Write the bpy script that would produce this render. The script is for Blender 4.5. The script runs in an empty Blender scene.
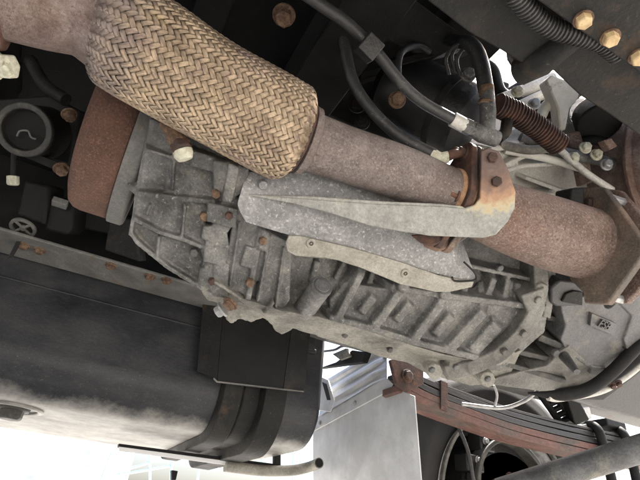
import bpy, bmesh, math, random
import numpy as np
from mathutils import Vector, Matrix, noise as mnoise

random.seed(7)
R = math.radians
sc = bpy.context.scene
COL = sc.collection

# ------------------------------------------------------------------ camera
# truck axes: +X = front of the truck, +Y = across to the far side, +Z = up (metres)
CAM = Vector((0, 0, 0.35))
F_ = Vector((.361, .760, .542)).normalized()
U_ = Vector((-.318, -.446, .837)); U_ = (U_ - F_ * U_.dot(F_)).normalized()
R_ = F_.cross(U_).normalized()
FPX = 465.0
cd = bpy.data.cameras.new('camera'); cam = bpy.data.objects.new('camera', cd); COL.objects.link(cam)
cam.matrix_world = Matrix(((R_.x, U_.x, -F_.x, CAM.x), (R_.y, U_.y, -F_.y, CAM.y), (R_.z, U_.z, -F_.z, CAM.z), (0, 0, 0, 1)))
cd.sensor_width = 36; cd.lens = FPX / 640 * 36; cd.clip_start = .01; cd.clip_end = 500
sc.camera = cam

# ------------------------------------------------------------------ light
SUN_EL, SUN_AZ = 58, 8           # elevation; azimuth measured from +X towards +Y (the sun stands ahead of the truck)
w = bpy.data.worlds.new('World'); sc.world = w; w.use_nodes = True
nt = w.node_tree; nt.nodes.clear()
sky = nt.nodes.new('ShaderNodeTexSky'); sky.sky_type = 'NISHITA'; sky.sun_disc = False
sky.sun_elevation = R(SUN_EL); sky.sun_rotation = R(90 - SUN_AZ); sky.air_density = 1.0; sky.dust_density = 7; sky.ozone_density = 1.0
bg = nt.nodes.new('ShaderNodeBackground'); bg.inputs[1].default_value = .15
ow = nt.nodes.new('ShaderNodeOutputWorld')
nt.links.new(sky.outputs[0], bg.inputs[0]); nt.links.new(bg.outputs[0], ow.inputs[0])
sd = bpy.data.lights.new('sun', 'SUN'); sd.energy = 4.5; sd.angle = R(.5); sd.color = (1, .96, .9)
so = bpy.data.objects.new('sun', sd); COL.objects.link(so); so.location = (0, 0, 6)
sdir = Vector((math.cos(R(SUN_EL)) * math.cos(R(SUN_AZ)), math.cos(R(SUN_EL)) * math.sin(R(SUN_AZ)), math.sin(R(SUN_EL))))
so.rotation_euler = sdir.to_track_quat('Z', 'Y').to_euler()
vs = sc.view_settings
vs.view_transform = 'Standard'; vs.look = 'None'; vs.gamma = 1; vs.exposure = 1.8; vs.use_curve_mapping = False
sc.cycles.use_denoising = True
sc.cycles.max_bounces = 7; sc.cycles.diffuse_bounces = 5; sc.cycles.glossy_bounces = 3

# ------------------------------------------------------------------ pixel rays (640 x 480 photograph)
def ray(px, py): return F_ + R_ * ((px - 320) / FPX) + U_ * ((240 - py) / FPX)
def at(px, py, t): return CAM + ray(px, py) * t
def onp(px, py, p, n):
    r = ray(px, py); return CAM + r * ((p - CAM).dot(n) / r.dot(n))
def onx(px, py, v): return onp(px, py, Vector((v, 0, 0)), Vector((1, 0, 0)))
def ony(px, py, v): return onp(px, py, Vector((0, v, 0)), Vector((0, 1, 0)))
def onz(px, py, v): return onp(px, py, Vector((0, 0, v)), Vector((0, 0, 1)))
GN = Vector((0, -.63, -.777)).normalized()          # the gearbox side that faces down and to the near rail
GP = Vector((0, .57, .72))
def G(px, py, off=0.0): return onp(px, py, GP + GN * off, GN)

# ------------------------------------------------------------------ materials
def nd(nt, t, **kw):
    n = nt.nodes.new(t)
    for k, v in kw.items(): setattr(n, k, v)
    return n
def material(name, cols, scale=30, rough=(.5, .7), metal=0.0, bump=(250, .25, .002), bump2=None, speck=None, speck2=None, spec=.5,
             stretch=None, patch=None, objrand=0.0, grain=0.0, gscale=260):
    m = bpy.data.materials.new(name); m.use_nodes = True
    nt = m.node_tree; L = nt.links.new; b = nt.nodes['Principled BSDF']
    tc = nd(nt, 'ShaderNodeTexCoord'); co = tc.outputs['Object']
    if stretch:
        mp = nd(nt, 'ShaderNodeMapping'); mp.inputs['Scale'].default_value = stretch; L(co, mp.inputs[0]); co = mp.outputs[0]
    n1 = nd(nt, 'ShaderNodeTexNoise'); n1.inputs['Scale'].default_value = scale; n1.inputs['Detail'].default_value = 7
    n1.inputs['Roughness'].default_value = .65; L(co, n1.inputs['Vector'])
    cr = nd(nt, 'ShaderNodeValToRGB'); e = cr.color_ramp.elements
    while len(e) < len(cols): e.new(.5)
    for i, (p, c) in enumerate(cols): e[i].position = p; e[i].color = (*c, 1)
    L(n1.outputs['Fac'], cr.inputs[0]); col = cr.outputs[0]
    def over(col, s):
        sca, lo, hi, c, kind = s
        if sca > 300: sca *= .48
        if kind == 'V':
            v = nd(nt, 'ShaderNodeTexVoronoi'); v.inputs['Scale'].default_value = sca
            nn = nd(nt, 'ShaderNodeTexNoise'); nn.inputs['Scale'].default_value = sca * .6; L(co, nn.inputs['Vector'])
            mx = nd(nt, 'ShaderNodeMixRGB'); mx.inputs[0].default_value = .25; L(co, mx.inputs[1]); L(nn.outputs['Color'], mx.inputs[2])
            L(co, v.inputs['Vector']); f = v.outputs['Distance']
        else:
            v = nd(nt, 'ShaderNodeTexNoise'); v.inputs['Scale'].default_value = sca; v.inputs['Detail'].default_value = 5
            v.inputs['Roughness'].default_value = .7
            ofs = nd(nt, 'ShaderNodeMapping'); ofs.inputs['Location'].default_value = (3.1 + sca * .01, 1.7, 5.3); L(co, ofs.inputs[0]); L(ofs.outputs[0], v.inputs['Vector']); f = v.outputs['Fac']
        mr = nd(nt, 'ShaderNodeMapRange'); mr.inputs[1].default_value = lo; mr.inputs[2].default_value = hi; L(f, mr.inputs[0])
        mx = nd(nt, 'ShaderNodeMixRGB'); mx.inputs[2].default_value = (*c, 1); L(mr.outputs[0], mx.inputs[0]); L(col, mx.inputs[1])
        return mx.outputs[0]
    for s in (patch, speck, speck2):
        if s:
            for q in (s if isinstance(s, list) else [s]): col = over(col, q)
    if grain:
        gn = nd(nt, 'ShaderNodeTexNoise'); gn.inputs['Scale'].default_value = gscale; gn.inputs['Detail'].default_value = 8; gn.inputs['Roughness'].default_value = .8; L(co, gn.inputs['Vector'])
        gr = nd(nt, 'ShaderNodeMapRange'); gr.inputs[1].default_value = .32; gr.inputs[2].default_value = .68; gr.inputs[3].default_value = 1 - grain; gr.inputs[4].default_value = 1 + grain; L(gn.outputs['Fac'], gr.inputs[0])
        gm = nd(nt, 'ShaderNodeMixRGB', blend_type='MULTIPLY'); gm.inputs[0].default_value = 1; L(col, gm.inputs[1]); L(gr.outputs[0], gm.inputs[2]); col = gm.outputs[0]
    if objrand:
        oi = nd(nt, 'ShaderNodeObjectInfo'); hs = nd(nt, 'ShaderNodeHueSaturation'); mr = nd(nt, 'ShaderNodeMapRange')
        mr.inputs[3].default_value = 1 - objrand; mr.inputs[4].default_value = 1 + objrand; L(oi.outputs['Random'], mr.inputs[0]); L(mr.outputs[0], hs.inputs['Value'])
        L(col, hs.inputs['Color']); col = hs.outputs[0]
    L(col, b.inputs['Base Color'])
    mr = nd(nt, 'ShaderNodeMapRange'); mr.inputs[1].default_value = .3; mr.inputs[2].default_value = .7
    mr.inputs[3].default_value = rough[0]; mr.inputs[4].default_value = rough[1]; L(n1.outputs['Fac'], mr.inputs[0]); L(mr.outputs[0], b.inputs['Roughness'])
    b.inputs['Metallic'].default_value = metal; b.inputs['Specular IOR Level'].default_value = spec
    last = None
    for bb in (bump, bump2):
        if not bb: continue
        n2 = nd(nt, 'ShaderNodeTexNoise'); n2.inputs['Scale'].default_value = bb[0] * (.5 if bb[0] > 200 else 1); n2.inputs['Detail'].default_value = 5; n2.inputs['Roughness'].default_value = .65; L(co, n2.inputs['Vector'])
        bp = nd(nt, 'ShaderNodeBump'); bp.inputs['Strength'].default_value = bb[1]; bp.inputs['Distance'].default_value = bb[2] * (2.4 if bb[0] > 200 else 1.3); L(n2.outputs['Fac'], bp.inputs['Height'])
        if last: L(last, bp.inputs['Normal'])
        last = bp.outputs[0]
    if last: L(last, b.inputs['Normal'])
    return m
def g(v, t=(1, 1, 1)): return (v * t[0], v * t[1], v * t[2])
WARM = (1.01, 1.0, .94)
MT = {}
MT['cast'] = material('cast_aluminium', [(.3, g(.075, WARM)), (.45, g(.125, WARM)), (.57, g(.18, WARM)), (.72, g(.25, WARM))], 24, (.4, .68), .18,
                      (420, .6, .0014), (60, .2, .003), speck=(430, .58, .74, (.37, .362, .33), 'N'), patch=[(9, .46, .68, g(.05, (1, 1, .96)), 'N'), (14, .57, .74, (.22, .207, .17), 'N')], grain=.42)
MT['cast_dusty'] = material('cast_aluminium_dusty', [(.3, (.13, .124, .105)), (.45, (.19, .182, .157)), (.6, (.25, .24, .208)), (.75, (.33, .32, .28))], 26, (.55, .8), .08,
                      (380, .6, .0014), (55, .3, .003), patch=(12, .48, .68, (.075, .072, .062), 'N'), grain=.42)
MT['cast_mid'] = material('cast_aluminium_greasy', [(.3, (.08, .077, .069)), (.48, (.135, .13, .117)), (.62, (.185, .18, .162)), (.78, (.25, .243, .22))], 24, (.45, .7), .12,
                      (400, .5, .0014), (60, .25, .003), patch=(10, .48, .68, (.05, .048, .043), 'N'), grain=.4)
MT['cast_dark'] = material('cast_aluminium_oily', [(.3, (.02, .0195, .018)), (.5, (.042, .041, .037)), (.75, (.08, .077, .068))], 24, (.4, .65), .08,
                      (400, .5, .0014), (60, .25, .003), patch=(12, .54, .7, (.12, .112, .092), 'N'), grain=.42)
MT['cast_smooth'] = material('cast_aluminium_cover', [(.3, g(.06)), (.5, g(.095)), (.75, g(.14))], 22, (.42, .65), .12,
                      (500, .5, .0012), (40, .3, .003), patch=[(9, .50, .70, (.045, .045, .042), 'N'), (12, .56, .72, (.17, .16, .13), 'N')], grain=.38)
MT['cast_pale'] = material('cast_aluminium_pale', [(.3, g(.42, (1.04, 1, .92))), (.6, g(.54, (1.04, 1, .92))), (.8, g(.66))], 25, (.5, .7), .1,
                      (300, .4, .0015), patch=(14, .56, .7, (.18, .16, .12), 'N'), grain=.25)
MT['rust'] = material('rusty_pipe', [(.28, (.088, .055, .043)), (.43, (.14, .094, .077)), (.57, (.19, .135, .112)), (.75, (.26, .195, .167))], 26, (.55, .8), .06,
                      (560, .8, .0015), (110, .3, .002), speck=(560, .52, .72, (.34, .26, .225), 'N'), speck2=(500, .54, .70, (.065, .036, .026), 'N'), patch=[(7, .48, .66, (.16, .088, .06), 'N'), (18, .56, .70, (.075, .046, .036), 'N')], grain=.45, gscale=330)
MT['rust_grey'] = material('heat_greyed_pipe', [(.28, (.10, .077, .068)), (.45, (.145, .117, .106)), (.6, (.19, .158, .145)), (.78, (.26, .222, .206))], 26, (.48, .72), .12,
                      (600, .7, .0012), speck=(560, .54, .74, (.31, .27, .25), 'N'), speck2=(500, .55, .72, (.07, .048, .04), 'N'), patch=[(8, .48, .68, (.115, .080, .066), 'N'), (22, .56, .7, (.075, .055, .047), 'N')], grain=.42, gscale=340)
MT['rust_pink'] = material('heat_stained_pipe', [(.28, (.085, .053, .043)), (.45, (.15, .105, .09)), (.6, (.21, .16, .143)), (.78, (.30, .252, .232))], 22, (.4, .66), .15,
                      (300, .6, .0015), patch=[(14, .50, .70, (.31, .262, .24), 'N'), (8, .50, .66, (.13, .076, .055), 'N')], speck2=(480, .56, .7, (.09, .052, .038), 'N'), grain=.42)
MT['rust_orange'] = material('orange_rust', [(.28, (.075, .036, .024)), (.5, (.125, .062, .042)), (.75, (.18, .095, .066))], 18, (.75, .9), 0,
                      (600, .9, .0012), speck=(560, .52, .74, (.23, .128, .09), 'N'), patch=(8, .48, .68, (.08, .042, .03), 'N'), grain=.42, gscale=320)
MT['rust_dark'] = material('dark_rust', [(.3, (.022, .014, .012)), (.5, (.06, .032, .024)), (.66, (.13, .062, .04)), (.8, (.24, .12, .07))], 55, (.6, .85), .05, (400, .7, .0015))
MT['rust_flange'] = material('flange_rust', [(.3, (.042, .040, .034)), (.46, (.075, .066, .054)), (.6, (.14, .10, .075)), (.78, (.25, .18, .13))], 18, (.45, .75), .1, (500, .7, .0015),
                      patch=[(8, .50, .62, (.17, .105, .072), 'N'), (30, .58, .7, (.24, .2, .15), 'N')], grain=.45)
MT['clamp'] = material('clamp_plate', [(.3, (.04, .036, .03)), (.46, (.08, .066, .052)), (.6, (.14, .102, .077)), (.78, (.24, .175, .13))], 14, (.4, .7), .1, (500, .6, .0015), patch=[(6, .50, .62, (.19, .118, .08), 'N'), (40, .6, .72, (.16, .14, .11), 'N')], grain=.45)
MT['rust_bolt'] = material('rusty_bolt', [(.3, (.05, .03, .02)), (.5, (.12, .07, .042)), (.7, (.22, .145, .09))], 110, (.7, .9), 0, (500, .7, .001), grain=.5)
MT['bolt_tan'] = material('tan_primer', [(.3, (.30, .20, .095)), (.55, (.50, .37, .2)), (.8, (.62, .5, .3))], 80, (.6, .8), 0, (500, .4, .001), speck=(620, .62, .7, (.2, .11, .05), 'N'))
MT['bolt_zinc'] = material('zinc_bolt', [(.3, g(.22)), (.6, g(.4)), (.8, (.5, .48, .42))], 80, (.35, .6), .5, (500, .4, .001))
MT['zinc_pale'] = material('corroded_zinc', [(.3, (.33, .31, .22)), (.55, (.55, .54, .43)), (.8, (.7, .69, .57))], 140, (.6, .8), .05, (500, .7, .001), patch=(60, .58, .68, (.22, .2, .14), 'N'))
MT['galv'] = material('galvanised_sheet', [(.3, (.15, .15, .147)), (.46, (.195, .196, .193)), (.6, (.24, .241, .237)), (.78, (.31, .31, .305))], 45, (.4, .62), .1,
                      (350, .4, .001), speck=(400, .55, .68, (.42, .42, .415), 'N'), patch=(8, .46, .72, (.105, .106, .105), 'N'), grain=.4, gscale=230)
MT['shield_tan'] = material('dusty_steel_lip', [(.3, (.19, .178, .15)), (.5, (.27, .256, .22)), (.75, (.35, .335, .29))], 34, (.5, .75), .05, (400, .5, .001),
                      patch=(18, .54, .7, (.17, .155, .125), 'N'), grain=.32)
MT['black'] = material('black_chassis_paint', [(.3, g(.006)), (.55, g(.012)), (.8, (.025, .024, .021))], 14, (.5, .75), 0, (300, .4, .0015),
                      speck=(160, .64, .76, (.05, .047, .04), 'N'), spec=.2)
MT['black_dusty'] = material('dusty_black_paint', [(.3, g(.008)), (.52, (.015, .015, .0145)), (.75, (.032, .031, .028))], 16, (.5, .75), 0, (300, .4, .0015),
                      speck=(180, .62, .74, (.10, .095, .08), 'N'), patch=(11, .56, .7, (.055, .036, .024), 'N'), spec=.2)
MT['can_black'] = material('glossy_black_paint', [(.3, g(.006)), (.55, g(.012)), (.8, g(.024))], 14, (.3, .5), 0, (300, .3, .0015), speck=(170, .64, .74, (.06, .058, .05), 'N'), spec=.45)
MT['rail'] = material('worn_rail_paint', [(.3, (.09, .089, .083)), (.55, (.15, .148, .138)), (.8, (.22, .215, .195))], 16, (.5, .7), 0, (260, .5, .0015),
                      patch=(14, .56, .7, (.15, .105, .065), 'N'), grain=.3)
MT['tank'] = material('tank_black_paint', [(.3, (.008, .009, .012)), (.5, (.016, .0172, .0205)), (.75, (.038, .039, .040))], 9, (.34, .55), 0, (70, .15, .003),
                      patch=[(6, .50, .74, (.032, .033, .035), 'N'), (30, .56, .72, (.03, .031, .032), 'N')], speck=(240, .61, .73, (.13, .125, .11), 'N'), stretch=(1, 1, 2.0), spec=.42, grain=.35, gscale=120)
MT['rubber'] = material('rubber_hose', [(.3, g(.018)), (.6, g(.036)), (.8, (.075, .073, .066))], 40, (.4, .6), 0, (300, .4, .001), speck=(260, .60, .70, (.15, .145, .13), 'N'))
MT['tyre'] = material('tyre_rubber', [(.3, g(.012)), (.6, g(.02)), (.8, g(.034))], 12, (.55, .75), 0, (200, .3, .002), spec=.25)
MT['bright_alu'] = material('bright_aluminium', [(.3, g(.45, (.98, 1, 1.02))), (.6, g(.6, (.98, 1, 1.02))), (.8, g(.72))], 14, (.32, .5), .22, (120, .12, .002), patch=[(20, .6, .75, (.42, .43, .43), 'N'), (5, .5, .7, (.5, .5, .49), 'N')])
MT['spring_red'] = material('red_oxide_leaf', [(.3, (.05, .028, .022)), (.46, (.10, .046, .036)), (.6, (.135, .066, .052)), (.75, (.09, .068, .055))], 20, (.6, .8), 0, (300, .5, .0015), stretch=(.45, 1, 1),
                      patch=(12, .50, .64, (.065, .053, .043), 'N'), grain=.45, gscale=150)
MT['spring_black'] = material('black_leaf', [(.3, g(.014)), (.6, g(.03)), (.8, (.09, .08, .066))], 24, (.4, .6), 0, (300, .4, .0015), stretch=(.3, 1, 1))
MT['engine_white'] = material('pale_engine_metal', [(.3, (.55, .53, .47)), (.6, (.70, .68, .62)), (.8, (.8, .78, .72))], 30, (.5, .7), .05, (200, .3, .0015),
                      patch=(25, .60, .72, (.12, .10, .08), 'N'))
MT['concrete'] = material('concrete_yard', [(.3, (.36, .35, .33)), (.6, (.46, .45, .42)), (.8, (.54, .53, .50))], 3, (.8, .95), 0, (60, .4, .004), speck=(50, .64, .75, (.3, .29, .27), 'N'))
MT['wallwhite'] = material('white_render', [(.3, g(.76)), (.7, g(.82))], 2, (.7, .9), 0, None)
MT['pane'] = material('blue_grey_glass', [(.3, (.38, .42, .48)), (.7, (.46, .5, .55))], 2, (.1, .2), 0, None)
MT['bluesteel'] = material('pale_blue_steel', [(.3, (.36, .52, .56)), (.7, (.44, .6, .64))], 5, (.5, .6), 0, None)
MT['sump'] = material('painted_sump', [(.3, g(.03)), (.55, g(.042)), (.8, g(.06))], 14, (.4, .6), 0, (300, .3, .0015), grain=.3)
MT['black_hole'] = material('shade_and_seal_black', [(.3, g(.006)), (.7, g(.01))], 20, (.7, .9), 0, None)  # near-black: shade of openings and braid gaps put into colour; also a seal
MT['gasket'] = material('orange_weld', [(.3, (.16, .085, .045)), (.55, (.34, .2, .11)), (.8, (.48, .33, .21))], 90, (.7, .9), 0, (500, .7, .001))
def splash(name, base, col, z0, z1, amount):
    """pale tone on the lowest part of a thing: road dust plus painted ground bounce (heights above its own origin)"""
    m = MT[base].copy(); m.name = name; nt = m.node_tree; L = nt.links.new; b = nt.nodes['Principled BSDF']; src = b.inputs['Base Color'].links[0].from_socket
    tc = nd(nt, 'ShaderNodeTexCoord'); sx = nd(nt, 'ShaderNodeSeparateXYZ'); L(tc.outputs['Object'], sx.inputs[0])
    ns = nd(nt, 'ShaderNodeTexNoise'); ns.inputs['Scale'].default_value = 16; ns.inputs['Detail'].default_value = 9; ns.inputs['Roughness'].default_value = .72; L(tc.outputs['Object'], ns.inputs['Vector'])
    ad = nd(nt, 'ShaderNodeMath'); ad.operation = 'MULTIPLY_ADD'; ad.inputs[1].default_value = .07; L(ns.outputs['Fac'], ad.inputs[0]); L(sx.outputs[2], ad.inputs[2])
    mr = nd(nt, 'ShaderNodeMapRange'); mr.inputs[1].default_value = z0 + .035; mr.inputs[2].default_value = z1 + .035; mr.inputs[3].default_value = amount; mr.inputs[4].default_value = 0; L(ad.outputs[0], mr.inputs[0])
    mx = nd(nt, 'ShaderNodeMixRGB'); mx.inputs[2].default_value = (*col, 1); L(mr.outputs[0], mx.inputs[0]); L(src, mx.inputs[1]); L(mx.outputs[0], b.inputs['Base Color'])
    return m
def heat_stained(name, centre, r0, r1):
    """galvanised steel, scorched to rust round one point (centre is relative to the object's own origin)"""
    m = material(name, [(.3, (.17, .17, .155)), (.46, (.25, .25, .23)), (.6, (.31, .31, .285)), (.78, (.39, .388, .36))], 40, (.45, .68), .1,
                 (400, .5, .001), patch=(10, .54, .72, (.33, .305, .23), 'N'), grain=.32, gscale=240)
    nt = m.node_tree; L = nt.links.new; b = nt.nodes['Principled BSDF']; src = b.inputs['Base Color'].links[0].from_socket
    tc = nd(nt, 'ShaderNodeTexCoord'); dv = nd(nt, 'ShaderNodeVectorMath'); dv.operation = 'DISTANCE'; dv.inputs[1].default_value = centre; L(tc.outputs['Object'], dv.inputs[0])
    ns = nd(nt, 'ShaderNodeTexNoise'); ns.inputs['Scale'].default_value = 140; ns.inputs['Detail'].default_value = 6; L(tc.outputs['Object'], ns.inputs['Vector'])
    ad = nd(nt, 'ShaderNodeMath'); ad.operation = 'MULTIPLY_ADD'; ad.inputs[1].default_value = .035; L(ns.outputs['Fac'], ad.inputs[0]); L(dv.outputs['Value'], ad.inputs[2])
    mr = nd(nt, 'ShaderNodeMapRange'); mr.inputs[1].default_value = r0 + .0175; mr.inputs[2].default_value = r1 + .0175; L(ad.outputs[0], mr.inputs[0])
    cr = nd(nt, 'ShaderNodeValToRGB'); e = cr.color_ramp.elements
    for k, (p, c) in enumerate([(0, (.10, .065, .055, 1)), (.42, (.20, .12, .085, 1))]): e[k].position = p; e[k].color = c
    x = e.new(.62); x.color = (.34, .2, .12, 1); x = e.new(.85); x.color = (.44, .38, .24, 1); x = e.new(1); x.color = (.40, .38, .3, 1)
    L(mr.outputs[0], cr.inputs[0])
    m2 = nd(nt, 'ShaderNodeMapRange'); m2.inputs[1].default_value = .8; m2.inputs[2].default_value = 1.0; L(mr.outputs[0], m2.inputs[0])
    mx = nd(nt, 'ShaderNodeMixRGB'); L(m2.outputs[0], mx.inputs[0]); L(cr.outputs[0], mx.inputs[1]); L(src, mx.inputs[2]); L(mx.outputs[0], b.inputs['Base Color'])
    return m

def braid_material(centre):
    m = material('braid_wire', [(.25, (.20, .15, .105)), (.45, (.38, .292, .205)), (.7, (.56, .44, .315))], 20, (.30, .46), .7, None,
                 patch=[(11, .54, .7, (.30, .215, .205), 'N'), (13, .56, .7, (.52, .40, .24), 'N'), (30, .58, .7, (.2, .155, .12), 'N')], objrand=.16, grain=.22)
    nt = m.node_tree; L = nt.links.new; b = nt.nodes['Principled BSDF']
    src = b.inputs['Base Color'].links[0].from_socket                     # grey, scorched wire at the inlet end
    tc = nd(nt, 'ShaderNodeTexCoord'); dv = nd(nt, 'ShaderNodeVectorMath'); dv.operation = 'DISTANCE'; dv.inputs[1].default_value = centre; L(tc.outputs['Object'], dv.inputs[0])
    ns = nd(nt, 'ShaderNodeTexNoise'); ns.inputs['Scale'].default_value = 45; ns.inputs['Detail'].default_value = 5; L(tc.outputs['Object'], ns.inputs['Vector'])
    ad = nd(nt, 'ShaderNodeMath'); ad.operation = 'MULTIPLY_ADD'; ad.inputs[1].default_value = .07; L(ns.outputs['Fac'], ad.inputs[0]); L(dv.outputs['Value'], ad.inputs[2])
    mr = nd(nt, 'ShaderNodeMapRange'); mr.inputs[1].default_value = .095; mr.inputs[2].default_value = .13; L(ad.outputs[0], mr.inputs[0])
    mx = nd(nt, 'ShaderNodeMixRGB'); mx.inputs[1].default_value = (.25, .205, .185, 1); L(mr.outputs[0], mx.inputs[0]); L(src, mx.inputs[2]); L(mx.outputs[0], b.inputs['Base Color'])
    uv = nd(nt, 'ShaderNodeUVMap'); uv.uv_map = 'uv'
    wv = nd(nt, 'ShaderNodeTexWave'); wv.bands_direction = 'X'; wv.inputs['Scale'].default_value = 2.2; wv.inputs['Distortion'].default_value = .6; wv.inputs['Detail'].default_value = 1
    L(uv.outputs[0], wv.inputs[0])
    bp = nd(nt, 'ShaderNodeBump'); bp.inputs['Strength'].default_value = .55; bp.inputs['Distance'].default_value = .0008
    L(wv.outputs['Fac'], bp.inputs['Height']); L(bp.outputs[0], b.inputs['Normal'])
    return m

# ------------------------------------------------------------------ mesh builder
class M:
    def __init__(s): s.v = []; s.f = []
    def add(s, vs, fs):
        o = len(s.v); s.v += [Vector(x) for x in vs]; s.f += [tuple(i + o for i in f) for f in fs]; return s
    def prism(s, front, back):
        n = len(front); c = sum(front, Vector()) / n; c2 = sum(back, Vector()) / n
        nn = Vector()
        for i in range(n): nn += (front[i] - c).cross(front[(i + 1) % n] - c)
        if nn.dot(c - c2) < 0: front = front[::-1]; back = back[::-1]
        return s.add(list(front) + list(back), [tuple(range(n)), tuple(range(2 * n - 1, n - 1, -1))] + [(i, i + n, (i + 1) % n + n, (i + 1) % n) for i in range(n)])
    def ext(s, pts, vec): return s.prism(list(pts), [p + Vector(vec) for p in pts])
    def box(s, c, h, ax=None):
        c = Vector(c); X, Y, Z = ax or (Vector((1, 0, 0)), Vector((0, 1, 0)), Vector((0, 0, 1)))
        q = [c + X * (h[0] * a) + Y * (h[1] * b) + Z * (-h[2]) for a, b in ((-1, -1), (1, -1), (1, 1), (-1, 1))]
        return s.ext(q, Z * (2 * h[2]))
    def tube(s, pts, rad, seg=20, cap=True, inner=None):
        pts = [Vector(p) for p in pts]; n = len(pts)
        if not hasattr(rad, '__len__'): rad = [rad] * n
        T = [(pts[min(i + 1, n - 1)] - pts[max(i - 1, 0)]) for i in range(n)]
        for i in range(n):
            if T[i].length < 1e-9: T[i] = (pts[-1] - pts[0])
            T[i].normalize()
        a = Vector((0, 0, 1)) if abs(T[0].z) < .9 else Vector((1, 0, 0))
        u = (a - T[0] * a.dot(T[0])).normalized()
        vs, fs = [], []
        for i in range(n):
            u = (u - T[i] * u.dot(T[i])).normalized(); v = T[i].cross(u)
            for k in range(seg):
                an = 2 * math.pi * k / seg
                vs.append(pts[i] + (u * math.cos(an) + v * math.sin(an)) * rad[i])
        for i in range(n - 1):
            for k in range(seg):
                k2 = (k + 1) % seg
                fs.append((i * seg + k, i * seg + k2, (i + 1) * seg + k2, (i + 1) * seg + k))
        if cap: fs.append(tuple(range(seg - 1, -1, -1))); fs.append(tuple(range((n - 1) * seg, n * seg)))
        return s.add(vs, fs)
    def lathe(s, c, ax, prof, seg=72, cap=False):
        c = Vector(c); ax = Vector(ax).normalized(); a = Vector((0, 0, 1)) if abs(ax.z) < .9 else Vector((1, 0, 0)); u = (a - ax * a.dot(ax)).normalized(); v = ax.cross(u)
        n = len(prof); vs = [c + ax * x + (u * math.cos(2 * math.pi * k / seg) + v * math.sin(2 * math.pi * k / seg)) * r for x, r in prof for k in range(seg)]
        fs = [(i * seg + k, i * seg + (k + 1) % seg, (i + 1) * seg + (k + 1) % seg, (i + 1) * seg + k) for i in range(n - 1) for k in range(seg)]
        if cap: fs += [tuple(range(seg - 1, -1, -1)), tuple(range((n - 1) * seg, n * seg))]
        return s.add(vs, fs)
    def cyl(s, p0, p1, r0, r1=None, seg=24): return s.tube([p0, p1], [r0, r0 if r1 is None else r1], seg)
    def ring(s, c, ax, ro, ri, th, seg=40):
        ax = Vector(ax).normalized(); p = [Vector(c) - ax * th / 2, Vector(c) - ax * th / 2, Vector(c) + ax * th / 2, Vector(c) + ax * th / 2]
        a = Vector((0, 0, 1)) if abs(ax.z) < .9 else Vector((1, 0, 0)); u = (a - ax * a.dot(ax)).normalized(); v = ax.cross(u)
        vs, fs = [], []
        for j, rr in enumerate((ri, ro, ro, ri)):
            for k in range(seg):
                an = 2 * math.pi * k / seg; vs.append(p[j] + (u * math.cos(an) + v * math.sin(an)) * rr)
        for j in range(4):
            for k in range(seg):
                k2 = (k + 1) % seg; j2 = (j + 1) % 4
                fs.append((j * seg + k, j * seg + k2, j2 * seg + k2, j2 * seg + k))
        return s.add(vs, fs)
    def bolt(s, p, n, r, h=None, washer=True):
        n = Vector(n).normalized(); h = h or r * 1.1; p = Vector(p)
        if washer: s.cyl(p - n * .001, p + n * r * .28, r * 1.35, r * 1.3, 20)
        a = Vector((0, 0, 1)) if abs(n.z) < .9 else Vector((1, 0, 0)); u = (a - n * a.dot(n)).normalized(); v = n.cross(u)
        rot = random.random()
        rings = []
        for hh, rr in ((0, r), (h * .85, r), (h, r * .82)):
            rings.append([p + n * hh + (u * math.cos(rot + k * math.pi / 3) + v * math.sin(rot + k * math.pi / 3)) * rr for k in range(6)])
        vs = sum(rings, []); fs = [(5, 4, 3, 2, 1, 0), tuple(range(12, 18))]
        for j in range(2):
            for k in range(6): fs.append((j * 6 + k, j * 6 + (k + 1) % 6, j * 6 + 6 + (k + 1) % 6, j * 6 + 6 + k))
        return s.add(vs, fs)
    def rel(s, poly, back, draft=1.0):           # cast relief on the gearbox side: pixel outline + height above the casting's plane
        fr = [G(p[0], p[1], p[2]) for p in poly]
        n = len(fr); c = sum(fr, Vector()) / n
        bk = []
        for q, p in zip(fr, poly):
            b = q - GN * (p[2] - back); cb = c + (b - q)
            bk.append(cb + (b - cb) * draft)
        nn = Vector()
        for i in range(n): nn += (fr[i] - c).cross(fr[(i + 1) % n] - c)
        if nn.dot(GN) < 0: fr = fr[::-1]; bk = bk[::-1]
        cbk = sum(bk, Vector()) / n
        k = 2 * n
        return s.add(fr + bk + [c, cbk], [(i, (i + 1) % n, k) for i in range(n)] + [(i + n, k + 1, (i + 1) % n + n) for i in range(n)]
                     + [(i, i + n, (i + 1) % n + n, (i + 1) % n) for i in range(n)])
    def rib(s, a, b, w, off, back, draft=1.5):    # straight cast rib from pixel a to pixel b
        d = Vector((b[0] - a[0], b[1] - a[1])).normalized(); nrm = Vector((-d.y, d.x)) * w / 2
        oa = off if not hasattr(off, '__len__') else off[0]; ob = off if not hasattr(off, '__len__') else off[1]
        return s.rel([(a[0] + nrm.x, a[1] + nrm.y, oa), (b[0] + nrm.x, b[1] + nrm.y, ob), (b[0] - nrm.x, b[1] - nrm.y, ob), (a[0] - nrm.x, a[1] - nrm.y, oa)], back, draft)
    def path(s, pts, w, off, back, draft=1.3):
        for a, b in zip(pts, pts[1:]):
            oa = a[2] if len(a) > 2 else off; ob = b[2] if len(b) > 2 else off
            s.rib(a[:2], b[:2], w, (oa, ob), back, draft)
        for a in pts[1:-1]:
            o = a[2] if len(a) > 2 else off
            s.rel([(a[0] + w / 2 * math.cos(k * math.pi / 4), a[1] + w / 2 * math.sin(k * math.pi / 4), o) for k in range(8)], back, draft)
        return s

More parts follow.
